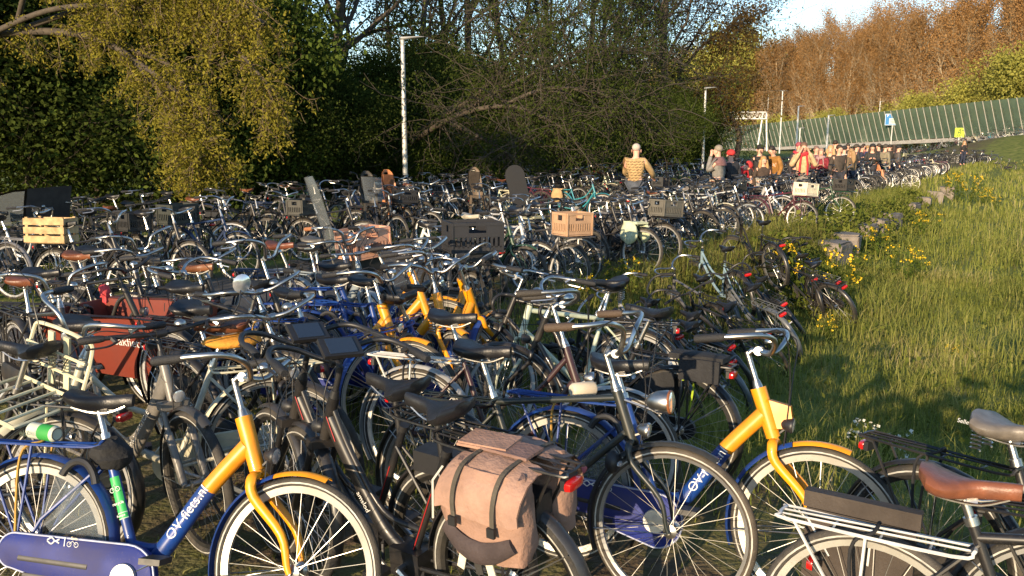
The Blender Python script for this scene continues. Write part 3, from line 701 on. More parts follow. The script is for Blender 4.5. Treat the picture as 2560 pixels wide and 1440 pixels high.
l3 = [[b2, b2+[0, 0, 3], Pd(1700, 200, 57), Pd(1740, 90, 57), Pd(1800, 10, 56)],
      [Pd(1700, 180, 57), Pd(1760, 110, 56), Pd(1820, 70, 55), Pd(1870, 50, 55)],
      [b2+[0, 0, 3], Pd(1640, 150, 58), Pd(1600, 30, 58), Pd(1560, -60, 58)],
      [Pd(1690, 200, 57), Pd(1780, 200, 56), Pd(1810, 250, 55)],
      [Pd(1660, 190, 57), Pd(1650, 60, 56), Pd(1690, -30, 56)]]
limb_tree('alder_tree', 'last brown-budded tree of the wood, thin branches against the sky', b2, l3, 33, .1, ['leaf_brown'], 22000, .2, 1.0, 4.5, .22, 80, 'twig_dark', .08, .22)

# ---------------------------------------------------------------- far poplars and bushes behind the barrier
pk = [tree_kind(300+i, 'poplar_tree', (17.5, 18.5, 16.3)[i], .33, POPLAR, 3, [('bud_orange', 21000, .22, .5)], 'bark_pale', 'bark_pale') for i in range(3)]
ni = 0
for row, (off, ds) in enumerate(((-11, 4.2), (-18, 4.6), (-26, 6))):
    for s in np.arange(-32, 150, ds):
        q = BA+bdir*(s+r9.uniform(-1.5, 1.5))+bnor*(off+r9.uniform(-2, 2)); px = pxof(*q)
        if px < 1500 or px > 2900: continue
        wh = 'at the right edge of the row' if px > 2480 else 'behind the blue sign' if px > 2150 else 'left of the blue sign' if px > 1950 else 'near the sign gantry'
        o = put(pk[int(r9.integers(0, 3))], q[0], q[1], r9.uniform(.88, 1.08)*(1.06 if row else 1.0), r9.uniform(0, 6.28), f'orange-budded poplar {("front rank", "second rank", "back rank")[row]} {wh}', 'tree', 'poplars behind the noise barrier')
bush = [tree_kind(400+i, 'yellow_bush', 6.5, .1, SHRUB, 3, [('leaf_yellow', 15000, .3, .6)], 'bark_warm', 'bark_warm') for i in range(2)]
for s, off, sc, zs in ((-17, -5, 1.3, 1.35), (-11, -6, 1.3, 1.4), (-4, -6, 1.25, 1.35), (2, -5, 1.25, 1.35), (9, -6, 1.25, 1.3), (16, -6, 1.2, 1.25), (21, -6, 1.1, 1.05), (26, -5.5, .95, .9), (31, -5, .95, .9), (38, -6, .9, .85), (46, -5, .9, .8), (54, -5, .8, .75), (64, -5, .8, .75), (84, -8, 2.2, 2.6), (92, -6, 2.2, 2.6), (100, -6, 2.1, 2.4), (-24, -6, 1.9, 2.3)):
    q = BA+bdir*s+bnor*off; px = pxof(*q)
    put(bush[int(r9.integers(0, 2))], q[0], q[1], sc, r9.uniform(0, 6), f'yellow-green bush behind the green barrier {"at its right end" if px > 2380 else "near the blue sign" if px > 2100 else "left of the blue sign" if px > 1950 else "beside the sign gantry"}', 'bush', 'yellow-green bushes behind the barrier', zs)

# ---------------------------------------------------------------- noise barrier
def W3(p2, z): return Vector((p2[0], p2[1], z))
nb = empty('noise_barrier', W3(BA, bz(0))); ib = nb.matrix_world.inverted()
tag(nb, 'long dark green glass noise barrier leaning back on a concrete foot', 'noise barrier')
STEP = 1.25; HB_ = 4.1; ss = np.arange(-36, 160, STEP)
pan = None; lean = bnor*1.5
mat('post_galv', (.32, .31, .28), rough=.5, noise=.2, nscale=3)
def bpt(s, h, off=0.):
    q = BA+bdir*s+lean*(h/HB_)+bnor*off; return W3(q, float(bz(s))+.3+h)
for i, s in enumerate(ss[:-1]):
    s2 = s+STEP; mb = MB(); a, b, c, d = bpt(s, 0), bpt(s2, 0), bpt(s2, HB_), bpt(s, HB_); o2 = Vector((*(bnor*.04), 0))
    mb.add([a, b, c, d, a+o2, b+o2, c+o2, d+o2], [(0, 1, 2, 3), (7, 6, 5, 4), (0, 4, 5, 1), (2, 6, 7, 3), (1, 5, 6, 2), (0, 3, 7, 4)])
    mb.v = [v-np.array(nb.location) for v in mb.v]; pmesh(mb, 'panel', 'panel', nb, smooth=False)
    a, d = bpt(s, -.1, .12), bpt(s, HB_+.02, .12); mb = MB(); mb.tube([np.array(a-nb.location), np.array(d-nb.location)], .06, 4); pmesh(mb, 'post', 'post_galv', nb, smooth=False)
    if i % 2: continue
    s2 = s+2*STEP
    q0, q1 = BA+bdir*(s+.03)+bnor*.1, BA+bdir*(s2-.03)+bnor*.1; z0, z1 = float(bz(s)), float(bz(s2)); t2 = bnor*.5
    mb = MB(); V8 = [(q0[0], q0[1], z0-.3), (q1[0], q1[1], z1-.3), (q1[0]+t2[0], q1[1]+t2[1], z1-.3), (q0[0]+t2[0], q0[1]+t2[1], z0-.3)]; k = -bnor*.2
    V8 += [(x+(0 if j < 2 else k[0]), y+(0 if j < 2 else k[1]), z+.5) for j, (x, y, z) in enumerate(V8)]
    mb.add(np.array(V8)-np.array(nb.location), [(0, 1, 5, 4), (1, 2, 6, 5), (2, 3, 7, 6), (3, 0, 4, 7), (4, 5, 6, 7)]); pmesh(mb, 'foot_block', 'concrete', nb, smooth=False)
def scribble(px, py, d, pts, r, col, nm):
    mb = MB(); 
    for st in pts: mb.tube(crv([Pd(px+x, py+y, d)-np.array(nb.location) for x, y in st], 4), r, 4)
    return mb
def bar_d(px):                                    # view distance of the barrier face at a pixel column
    k = (px-1280)/FPX; s = (k*BA[1]-BA[0])/(bdir[0]-k*bdir[1]); return float((BA+bdir*s)[1])
for px, py, col, pts in ((1925, 355, (.01, .01, .012), [[(0, 8), (8, -4), (14, 6), (24, -6), (32, 6)], [(-6, 0), (10, 4), (40, -8)]]), (1990, 345, (.01, .01, .012), [[(0, 0), (2, 12)], [(0, 2), (10, 0), (10, 10)], [(20, 12), (20, 2), (28, 0), (28, 10)]]),
                         (2078, 350, (.55, .5, .05), [[(0, -8), (5, -12), (10, -6), (4, -2), (0, -8)], [(8, -4), (8, 10)], [(16, -10), (16, 10)], [(16, -8), (24, -8), (24, 8)]])):
    d = bar_d(px)-.55; pmesh(scribble(px, py, d, pts, .06, col, 0), 'graffiti', 'ink', nb, col)

# lamp posts, gantry and signs
def lamp(name, x, y, h, label, r=.055, arm=.75, group=None, yaw=0, double=False, col='galv', curved=False, zb=None):
    z = H(x, y) if zb is None else zb; root = empty(name, (x, y, z), yaw)
    pm = MB().tube([(0, 0, -.2), (0, 0, h*.15), (0, 0, h)], [r*1.25, r*1.1, r*.85], 12)
    if h < 6: pm.tube([(0, 0, h*.28), (0, 0, h*.284)], r*1.28, 12)
    pmesh(pm, 'pole', col, root)
    for q in ((1, -1) if double else (1,)):
        if curved:
            a = MB().tube(crv([(0, 0, h-.1), (q*.1, 0, h+.35), (q*.5, 0, h+.5), (q*arm, 0, h+.55)], 5), r*.6, 8); pmesh(a, 'arm', col, root); z2 = h+.55
        else:
            z2 = h+.04
        f = MB(); hd = []
        for s, (w_, t_) in ((0, (.05, .05)), (.12, (.11, .05)), (.5, (.14, .04)), (.85, (.11, .025)), (1, (.03, .012))):
            L = .75 if not curved else .6; x0 = (arm-.1 if curved else -.08)
            t = np.arange(8)*2*pi/8; hd.append(np.stack([np.full(8, q*(x0+L*s)), np.cos(t)*w_, z2+s*.05+np.sin(t)*t_], 1))
        f.rings(hd if q > 0 else hd[::-1]); pmesh(f, 'lamp_head', col, root)
    return tag(root, label, 'lamp post', group)
GR = 'street lamps along the path and road'
lamp('street_lamp', -3.4, 27.0, 5.0, 'tall galvanised lamp post nearest the camera beside the left row', .075, group=GR)
lamp('street_lamp', 11.75, 52.3, 5.0, 'slimmer galvanised lamp post beside the man in the grey jacket', .075, group=GR)
def far_lamp(px, top, d, label, **k):
    x = (px-1280)/FPX*d; z = H(x, d); ht = CAMZ+(HORIZON-top)/FPX*d-z; return lamp('road_lamp', x, d, ht, label, .1, group=GR, zb=z, **k)
far_lamp(1940, 233, 125, 'double-headed road lamp before the barrier right of the gantry', double=True, arm=1.4, curved=False)
far_lamp(1981, 270, 92, 'single lamp post above the man with the red scarf', )
far_lamp(2056, 292, 84, 'dark lamp post before the barrier left of the blue sign')
far_lamp(2370, 175, 128, 'tall curved road lamp before the yellow bush', curved=True, arm=1.6)
far_lamp(1988, 322, 118, 'short lamp post seen through the barrier, behind the red scarf man')
far_lamp(2134, 262, 160, 'curved road lamp behind the barrier left of the blue sign', curved=True, arm=-1.4)
far_lamp(1906, 245, 170, 'curved road lamp rising beside the end of the gantry', curved=True, arm=1.5)
far_lamp(2180, 258, 135, 'thin grey pole behind the barrier near the blue sign', curved=False)
# truss gantry
gx = np.array([(1900-1280)/FPX*150, 150.]); g0 = empty('sign_gantry', (gx[0], gx[1], 0)); tag(g0, 'white lattice sign gantry spanning the road beyond the wood', 'gantry')
L_ = 13.; zt, zl = CAMZ+(350-283)/FPX*150, CAMZ+(350-299)/FPX*150
mb = MB()
for yy in (-.5, .5):
    for z in (zt, zl): mb.tube([(-L_, yy, z), (0, yy, z)], .09, 5)
    k = 14
    for i in range(k):
        x0, x1 = -L_*i/k, -L_*(i+1)/k; xm = (x0+x1)/2
        mb.tube([(x0, yy, zl), (xm, yy, zt), (x1, yy, zl)], .05, 4)
pmesh(mb, 'truss', 'white_paint', g0)
for x in (-.7, .4): pmesh(MB().tube([(x*1.6, 0, -.2), (x*.5, 0, zt)], .13, 6), 'leg', 'white_paint', g0)
# blue parking sign with a pale panel
def face_board(name, px0, px1, py0, py1, d, col, label, cat, pole=True, thick=.05):
    p = Pd((px0+px1)/2, py1, d); wd, ht = (px1-px0)/FPX*d, (py1-py0)/FPX*d; z = H(p[0], p[1]); root = empty(name, (p[0], p[1], z), -.25)
    zc = p[2]-z+ht/2; mb = MB().box((0, 0, zc), (wd, thick, ht)); pmesh(mb, 'board', 'plate', root, col, smooth=False)
    if pole: pmesh(MB().tube([(0, thick*.5+.08, -.2), (0, thick*.5+.08, zc+ht*.4)], .07, 8), 'pole', 'galv', root)
    return tag(root, label, cat), wd, ht, zc, -thick/2-.004
r_, wd, ht, zc, yf = face_board('road_sign', 2213, 2250, 285, 313, bar_d(2231)-2.5, (.01, .16, .42), 'blue parking information sign with pale text panel before the barrier', 'sign')
mb = MB().box((wd*.1, yf-.01, zc-ht*.15), (wd*.68, .02, ht*.5)); pmesh(mb, 'text_panel', 'plate', r_, (.5, .58, .48), smooth=False)
mb = MB()
for i, ww in enumerate((.42, .5, .36)): mb.box((wd*.1, yf-.024, zc-ht*(.02+.13*i)), (wd*ww, .008, ht*.045))
pmesh(mb, 'lettering', 'ink', r_, (.05, .1, .14), smooth=False)
pmesh(lettering('P', ht*.3, (-wd*.33, yf-.012, zc+ht*.32), (1, 0, 0), (0, -1, 0)), 'letter', 'ink', r_, (.8, .8, .8))
mb = MB()
for x in (-1, 1): mb.box((x*wd*.485, yf-.006, zc), (wd*.02, .012, ht*.98))
for z in (-1, 1): mb.box((0, yf-.0065, zc+z*ht*.48), (wd*.94, .011, ht*.03))
pmesh(mb, 'border', 'ink', r_, (.7, .75, .8), smooth=False)
r_, wd, ht, zc, yf = face_board('barrier_sign', 2387, 2409, 320, 343, bar_d(2398)-1.6, (.42, .55, .03), 'small yellow-green emergency exit sign fixed low before the barrier', 'sign')
mb = MB().tube(crv([(-wd*.18, yf-.01, zc-ht*.3), (-wd*.12, yf-.01, zc+ht*.05), (wd*.02, yf-.01, zc+ht*.35), (wd*.1, yf-.01, zc+ht*.05), (wd*.02, yf-.01, zc-ht*.3)], 4), ht*.035, 5)
mb.ell((-wd*.05, yf-.01, zc), (ht*.06, .02, ht*.06)); mb.box((wd*.3, yf-.01, zc+ht*.22), (wd*.2, .01, ht*.08)); mb.box((0, yf-.01, zc-ht*.36), (wd*.7, .01, ht*.05))
pmesh(mb, 'pictogram', 'ink', r_, (.015, .05, .01))
# stone blocks on the edge of the meadow
mat('stone', (.20, .17, .145), rough=.95, noise=.45, nscale=6, bump=.8, bscale=18)
for i, (px, py, w_, lb) in enumerate(((2335, 490, .9, 'weathered stone block farthest along the meadow edge'), (2212, 548, 1.0, 'grey stone block on the meadow edge, middle of three in sun'), (2150, 578, .9, 'stone block under ivy beside the lying black bicycle'), (2110, 605, .8, 'low stone block half sunk in the bank by the crates'), (2268, 520, .9, 'mossy stone block between two yellow flower clumps'), (2075, 625, .9, 'stone block nearest the lying black carrier bicycle'), (2182, 562, .8, 'small stone block squeezed beside the middle one'), (2302, 505, .9, 'stone block half hidden by the tall yellow clump'), (2365, 478, .9, 'last stone block at the far bend of the bank'))):
    p = G(px, py, -.1); mb = MB(); bm = []
    r = np.random.default_rng(i); 
    mb.box((0, 0, 0), (w_, .6, .75)); bmm = bmesh.new(); me = mb.mesh('stone_block', ['stone'], False); bmm.from_mesh(me); bmesh.ops.bevel(bmm, geom=bmm.edges[:], offset=.04, segments=2, affect='EDGES'); bmesh.ops.subdivide_edges(bmm, edges=bmm.edges[:], cuts=1)
    for vv_ in bmm.verts: vv_.co += Vector(r.normal(size=3)*.012)
    bmm.to_mesh(me); bmm.free(); o = link('stone_block', me, loc=(p.x, p.y, -.30)); o.rotation_euler = (.04, .03, PA*-1+pi/2+r.uniform(-.2, .2)); tag(o, lb, 'stone', 'stone blocks on the meadow edge')
# ---------------------------------------------------------------- grass
def grass_mat(name, stops, tr=.4):
    m = bpy.data.materials.new(name); m.use_nodes = True; n = m.node_tree; L = n.links; out = n.nodes['Material Output']; n.nodes.remove(n.nodes['Principled BSDF'])
    g = n.nodes.new('ShaderNodeNewGeometry'); rp = n.nodes.new('ShaderNodeValToRGB'); e = rp.color_ramp.elements
    tc = n.nodes.new('ShaderNodeTexCoord'); t = n.nodes.new('ShaderNodeTexNoise'); t.inputs['Scale'].default_value = .8; t.inputs['Detail'].default_value = 5; L.new(tc.outputs['Object'], t.inputs['Vector'])
    ad = n.nodes.new('ShaderNodeMath'); ad.operation = 'MULTIPLY_ADD'; L.new(g.outputs['Random Per Island'], ad.inputs[0]); ad.inputs[1].default_value = .55
    sb = n.nodes.new('ShaderNodeMath'); sb.operation = 'MULTIPLY_ADD'; L.new(t.outputs['Fac'], sb.inputs[0]); sb.inputs[1].default_value = 1.5; sb.inputs[2].default_value = -.52; L.new(sb.outputs[0], ad.inputs[2]); L.new(ad.outputs[0], rp.inputs[0])
    while len(e) < len(stops): e.new(.5)
    for q, (p, c) in zip(e, stops): q.position = p; q.color = (*c, 1)
    d = n.nodes.new('ShaderNodeBsdfDiffuse'); tl = n.nodes.new('ShaderNodeBsdfTranslucent'); s = n.nodes.new('ShaderNodeMixShader'); s.inputs[0].default_value = tr
    for k in (d, tl): L.new(rp.outputs[0], k.inputs['Color'])
    L.new(d.outputs[0], s.inputs[1]); L.new(tl.outputs[0], s.inputs[2]); L.new(s.outputs[0], out.inputs['Surface']); M[name] = m
grass_mat('blade', [(.05, (.11, .135, .03)), (.35, (.205, .23, .048)), (.6, (.29, .295, .075)), (.85, (.37, .335, .12)), (1., (.48, .40, .21))], .45)
grass_mat('blade_dry', [(.1, (.06, .075, .018)), (.45, (.13, .12, .035)), (.8, (.26, .2, .09)), (1., (.34, .27, .14))])
def blades(name, pts, h, w_, mt, r, lean=.45, clump=0):
    n = len(pts); P = np.array(pts); z = hz(P[:, 0], P[:, 1]); B = np.column_stack([P, z-.02]); a = r.uniform(0, 2*pi, n); hh = h*r.uniform(.4, 1.25, n)*(.45+.8*np.clip(.5+.5*np.sin(P[:, 0]*1.7+np.sin(P[:, 1]*1.2)*2.2)*np.cos(P[:, 1]*1.4+np.sin(P[:, 0]*.8)*2), 0, 1)); ww = w_*r.uniform(.7, 1.3, n)
    dx = np.column_stack([np.cos(a), np.sin(a), 0*a]); sd = np.column_stack([-np.sin(a), np.cos(a), 0*a]); ln = lean*r.uniform(.2, 1.6, n)
    p1 = B+dx*(hh*ln*.25)[:, None]+np.array([0, 0, 1.])*(hh*.55)[:, None]; p2 = B+dx*(hh*ln)[:, None]+np.array([0, 0, 1.])*(hh*(1-.25*ln))[:, None]
    V = np.stack([B-sd*ww[:, None]*.5, B+sd*ww[:, None]*.5, p1+sd*ww[:, None]*.42, p1-sd*ww[:, None]*.42, p2+sd*ww[:, None]*.06, p2-sd*ww[:, None]*.06], 1).reshape(-1, 3)
    i = np.arange(n)[:, None]*6; F = np.concatenate([i+[0, 1, 2, 3], i+[3, 2, 4, 5]], 0)
    o = link(name, np_mesh(name, V, F, [mt])); tag(o, kind='stuff'); return o
def scatter(r, n, u0, u1, v0, v1, patch=1.):
    u = r.uniform(u0, u1, n); v = r.uniform(v0, v1, n); P = np.column_stack([u*T.x+v*N.x, u*T.y+v*N.y])
    if patch < 1:
        k = .5+.5*np.sin(P[:, 0]*1.3+np.sin(P[:, 1]*.9)*2)*np.sin(P[:, 1]*1.1+np.cos(P[:, 0]*.7)*2); P = P[r.random(n) < patch+(1-patch)*k]
    px = 1280+FPX*P[:, 0]/np.maximum(P[:, 1], .3); return P[(P[:, 1] > 1.2) & (px < 3000) & (px > -500)]
rg = np.random.default_rng(21)
near = scatter(rg, 60000, 3.2, 9, -4.6, 8, .25); near = near[(near[:, 1] > 4.4+rg.uniform(-.5, .3, len(near))) | ((near[:, 0] > 1.6) & (near[:, 1] > 3.3))]
blades('grass', near, .34, .0075, 'blade', rg, .8)
blades('grass', scatter(rg, 80000, 8, 18, -4.9, 14, .25), .36, .011, 'blade', rg, .75)
blades('grass', scatter(rg, 70000, 17, 34, -4.9, 26, .35), .36, .02, 'blade', rg, .6)
blades('grass', scatter(rg, 70000, 33, 90, -4.9, 60, .5), .36, .05, 'blade', rg, .5)
blades('dry_grass', scatter(rg, 9000, 3.5, 24, -4.6, 10, .1), .38, .007, 'blade_dry', rg, .9)
blades('verge_grass', scatter(rg, 26000, 0, 45, -17, -9.9, .4), .26, .014, 'blade', rg, .7)
blades('trampled_grass', scatter(rg, 26000, -1, 24, -6.7, -2.6, .05), .09, .007, 'blade_dry', rg, 1.2)
fg = scatter(rg, 16000, -1, 5, -4.6, 6, .05); blades('trampled_grass', fg[fg[:, 1] < 4.6], .10, .006, 'blade', rg, 1.2)
# low creeper over the bank and blocks
def creeper(name, u0, u1, v0, v1, n, size, mt):
    u = rg.uniform(u0, u1, n); v = rg.normal((v0+v1)/2, (v1-v0)/3, n); P = np.column_stack([u*T.x+v*N.x, u*T.y+v*N.y]); cl = .5+.5*np.sin(P[:, 0]*1.9)*np.sin(P[:, 1]*1.7+1)
    z = hz(P[:, 0], P[:, 1])+rg.random(n)**1.5*.42*(cl+.3); o = link(name, leaf_mesh(name, np.column_stack([P, z]), size, mt, rg, up=1.5, asp=.8)); tag(o, kind='stuff')
creeper('ivy', 14, 32, -4.0, -2.9, 7000, .10, 'leaf_ivy'); creeper('ivy', 7, 14, -5.0, -2.6, 2500, .045, 'leaf_ivy')
blades('dead_weeds', scatter(rg, 9000, 5.5, 17, -4.9, -3.2, .05), .55, .006, 'blade_dry', rg, .8)
blades('tall_grass', scatter(rg, 16000, 6, 34, -5.1, -3.6, .3), .5, .008, 'blade', rg, .7); creeper('meadow_herbs', 4, 24, -3, 9, 8000, .05, 'leaf_ivy')
# yellow flowering plants
def flower_plant(seed, n, h, spread, mt):
    r = np.random.default_rng(seed); root = empty('yellow_flower' if mt == 'petal_yellow' else 'white_flower'); st, lf, pt = [], [], []
    for i in range(n):
        a = r.uniform(0, 6.28); ro = spread*sqrt(r.random()); p = np.array([cos(a)*ro*.6, sin(a)*ro*.6, -.02]); L = h*r.uniform(.55, 1.1); d = np.array([cos(a)*.25*ro/spread, sin(a)*.25*ro/spread, 1.])
        for k in range(4): q = p+d*L/4+r.normal(size=3)*.012; st.append((*p, *q, .004, .003)); lf += [q+r.normal(size=3)*.04 for _ in range(5)]; p = q
        for k in range(r.integers(2, 5)):
            q = p+np.array([r.normal()*.05, r.normal()*.05, r.uniform(-.06, .05)]); st.append((*p, *q, .0025, .002)); pt += [q+r.normal(size=3)*.016 for _ in range(7)]
    link('stem', seg_mesh('stem', st, 'leaf_ivy', 3), root); tag(link('leaves', leaf_mesh('leaves', np.array(lf), .09, 'leaf_fresh', r, asp=.4), root), kind='stuff'); tag(link('flowers', leaf_mesh('flowers', np.array(pt), .027, mt, r, asp=.9), root), kind='stuff'); return root
fk_ = [flower_plant(500, 20, .85, .5, 'petal_yellow'), flower_plant(501, 9, .6, .35, 'petal_yellow')]
FL = [(0, 2035, 765, -.5, 1.25, 'large yellow mustard clump in front of the lying bicycles'), (0, 2400, 505, -.5, 1.5, 'tall yellow clump at the far end of the stone edge'), (1, 2195, 640, -.5, 1.15, 'yellow mustard plant below the middle stone block'), (1, 2262, 690, -.5, 1.1, 'yellow mustard plant right of the lying black carrier bicycle'),
      (1, 2310, 580, -.5, 1.1, 'yellow mustard plant beside the mossy stone block'), (0, 2460, 505, -.5, .8, 'low yellow flower patch right of the tall clump'), (1, 2490, 515, -.5, .8, 'outermost yellow flower patch in the meadow'), (1, 1560, 775, -.2, .8, 'yellow flowers behind the handlebar of the dark red bicycle'), (1, 1480, 790, -.1, .7, 'yellow flowers left of the small leaning bicycles'),
      (1, 2060, 835, -.5, .6, 'small yellow plant in open grass below the big clump'), (1, 1960, 640, -.2, .5, 'few yellow flowers on the bank above the lying bicycles'), (1, 2380, 860, -.4, .35, 'sparse yellow flowers in the open meadow'), (1, 2420, 1060, 0, .35, 'few yellow flowers by the grey saddle'), (1, 2100, 1000, 0, .3, 'tiny yellow flowers beside the white umbels')]
for k, px, py, z, s, lb in FL:
    p = G(px, py, z); o = fk_[k] if not used.get(('f', k)) else copy_tree(fk_[k]); used[('f', k)] = 1
    o.matrix_world = Matrix.Translation((p.x, p.y, H(p.x, p.y))) @ Matrix.Rotation(px, 4, 'Z') @ Matrix.Diagonal((s, s, s, 1)); tag(o, lb, 'flower', 'yellow flowers in the meadow')
wf = flower_plant(520, 4, .5, .13, 'petal_white'); p = G(2190, 1060, 0); wf.matrix_world = Matrix.Translation((p.x, p.y, H(p.x, p.y))); tag(wf, 'white umbel flowers in the meadow above the black rack', 'flower')
# ---------------------------------------------------------------- hero bicycles of the foreground
TAKEN = []
def at_local(px, py, z, yaw, lx, gz=None):
    p = G(px, py, z); return p.x-cos(yaw)*lx, p.y-sin(yaw)*lx
def hero(name, kind, sp, x, y, yaw, lean, st, label, z=None, group=None, proto=None, pitch=0):
    b = copy_tree(proto) if proto else make_bike(name, kind, sp)
    place(b, x, y, yaw, lean, st, H(x, y) if z is None else z, pitch); TAKEN.append((x, y))
    return tag(b, label, 'bicycle', group)
def child(root, stem_):
    return next(c for c in root.children if c.name.split('.')[0] == stem_)
def on_tube(root, part, text, size, centre, along, out, bend, col, **k):
    return pmesh(lettering(text, size, centre, along, out, bend, **k), 'lettering', 'ink', child(root, part), col)
LET = (.72, .72, .7)
def ov_marks(b, white=LET):
    c = crv([HB+AX*.09+[-.012, 0, 0], (.17, 0, .63), (.04, 0, .435), (-.02, 0, .355)], 8); d = c[9]-c[15]; d /= np.linalg.norm(d)
    for s in (-1, 1): on_tube(b, 'frame', 'OV-fiets.nl', .056, c[12]+d*.012, d*(-s), (0, s, 0), .0352, white)
    cc = child(b, 'chain_case')
    m = MB()
    for s in (1, -1):
        q = np.array([-.40, -.096, .40]); o2 = [(-.028, s*.002+.0), (.012, s*.002), (.012, s*.016), (.03, s*.004), ]
        m.tube(crv([q+[-.03, -.001, .002*s], q+[-.012, -.001, .012*s], q+[.004, -.001, .0], q+[.022, -.001, -.008*s*-1]], 3), .0028, 4)
    m.box((-.355, -.0965, .40), (.003, .002, .034)); 
    for cx in (-.335, -.305): m.tube([(cx+.009*cos(t), -.0965, .392+.009*sin(t)) for t in np.linspace(0, 2*pi, 13)[:-1]], .0014, 4, closed=True)
    m.tube([(-.335, -.0965, .392), (-.322, -.0965, .405), (-.305, -.0965, .392)], .0014, 4)
    pmesh(m, 'emblem', 'ink', cc, white)
    pmesh(lettering('fiets', .017, (-.315, -.0965, .415), (1, 0, 0), (0, -1, 0)), 'lettering', 'ink', cc, (.7, .55, .3))
OVSP = dict(bar='ov', springs=False, rim=(.5, .48, .43), deep=.03, tyre_w=.019, strap=(.45, .25, .05), tyre=(.035, .033, .03), sh=-.06, stem=.17, lamp=True, levers=False)
ov = hero('rental_bicycle', 'ov', OVSP, -1.385, 2.936, -.171, -.315, -.1, 'blue and yellow rental bicycle with a green can strapped on its rack')
ov_marks(ov)
HOUSE = child(ov, 'lamp_housing')
ov2_src = ov
# green recycle sticker on the seat tube
q = BB+SX*.30; m = MB(); t = np.linspace(-1.2, 1.2, 9)
oo = np.array([0, -1., 0]); sd = np.cross(oo, SX)
V = [q+SX*h+(oo*cos(a)+sd*sin(a))*.0212 for h in (-.085, .085) for a in t]
m.add(V, [(i, i+1, 10+i, 9+i) for i in range(8)]); pmesh(m, 'sticker', 'ink', child(ov, 'frame'), (.04, .42, .10))
for bd, sz, h in (('recycle', .017, -.02), ('Reduce', .012, -.07)): pmesh(lettering(bd, sz, q+SX*h, sd*-1, (0, -1, 0), .0222), 'lettering', 'ink', child(ov, 'frame'), LET)
m = MB()
for cx in (-.012, .012): m.tube([q+SX*.035+sd*cx-[0, .0232, 0]+sd*.009*cos(a)+SX*.009*sin(a) for a in np.linspace(0, 2*pi, 12)[:-1]], .0014, 4, closed=True)
m.tube([q+SX*.035+sd*.012-[0, .0232, 0], q+SX*.055-[0, .0232, 0], q+SX*.035-sd*.012-[0, .0232, 0]], .0014, 4); pmesh(m, 'emblem', 'ink', child(ov, 'frame'), LET)
m = MB()
for z in (-.06, -.083): m.tube([q+SX*z+(oo*cos(a)+sd*sin(a))*.0218 for a in t], .0015, 4)
pmesh(m, 'stripe', 'ink', child(ov, 'frame'), LET)
# black cloth bundle under its saddle and a lock
def lump(name, c, r, mt, col, label, cat, seed=0, parent=None, nz=.25, n=14, k=10):
    rr = np.random.default_rng(seed); mb = MB().ell((0, 0, 0), r, 0, n, k); V = np.concatenate(mb.v)
    V *= (1+nz*np.sin(V[:, :1]*40+seed)*np.sin(V[:, 2:3]*55)*.6+rr.normal(size=(len(V), 1))*nz*.25); mb.v = [V]
    o = pmesh(mb, name, mt, parent, col); o.location = c
    return tag(o, label, cat) if label else o
bp = ov.matrix_world @ Vector((-.265, -.0, .735)); lump('cloth_bundle', bp, (.085, .075, .065), 'fabric', (.012, .012, .013), 'crumpled black saddle cover tied below the saddle of the can-carrying rental bicycle', 'cover', 3)
m = MB().tube([(-.36+.075*cos(t)*1.1, -.055, .585+.12*sin(t)) for t in np.linspace(.3, 2.6, 12)], .016, 8); pmesh(m, 'frame_lock', 'plastic', ov)
# beer can
cn = empty('drink_can', ov.matrix_world @ Vector((-.56, -.02, .805)), -.5); tag(cn, 'crushed green and white drink can strapped to the blue rack', 'can')
pmesh(MB().lathe([(.024, -.075), (.033, -.068), (.033, .055), (.026, .068)], (0, 0, 0), (.97, .12, .0), 18), 'body', 'crate', cn, (.52, .55, .45))
pmesh(MB().lathe([(.0335, -.01), (.0338, .05), (.033, .055)], (0, 0, 0), (.97, .12, .0), 18, cap=False), 'band', 'crate', cn, (.03, .30, .05))
pmesh(MB().lathe([(.026, .066), (.027, .071), (.023, .071), (.022, .067), (.001, .067)], (0, 0, 0), (.97, .12, 0), 18), 'lid', 'chrome', cn)
pmesh(lettering('ekil', .034, (-.035, -.034, 0), (.97, .12, 0), (.1, -1, .3), .034), 'lettering', 'ink', cn, (.05, .07, .04))

# two black electric bicycles side by side
EB = dict(bar='swept', black_bar=True, fender=(.02, .02, .022), display=True, ebat=True, sad=(.016, .016, .018), sw=.12, springs=False, rz=.86, sxo=.09, tyre_w=.024, case=False, post='b', rim=(.02, .02, .02), motor=True, bell=False, levers=True, stem=.16, sh=-.03, susp=True)
eb = hero('electric_bicycle', 'ebike', EB, -.46, 3.174, 2.525, -.06, -.35, 'black electric bicycle carrying dusty pink double panniers', group='black electric bicycles side by side')
e0, e1 = np.array([.2, 0, .60]), np.array([.06, 0, .40]); dd = (e0-e1)/np.linalg.norm(e0-e1)
pmesh(lettering('amslod', .032, (e0+e1)/2+[.0, .0, .0], dd*-1, (0, 1, .12), .033, lift=.004), 'lettering', 'ink', child(eb, 'frame'), (.6, .6, .58))
m = MB(); m.tube([BB+SX*.06+[0, .019, 0], BB+SX*.36+[0, .019, 0]], .002, 4); m.tube([HB+[-.09, .03, .01], HB+[-.05, .03, .11]], .002, 4); pmesh(m, 'red_line', 'ink', child(eb, 'frame'), (.4, .02, .02))
eb2 = hero('electric_bicycle', 'ebike', EB, -.66, 3.44, 2.53, -.05, -.3, 'black electric bicycle just behind the one with pink panniers', group='black electric bicycles side by side', proto=eb)
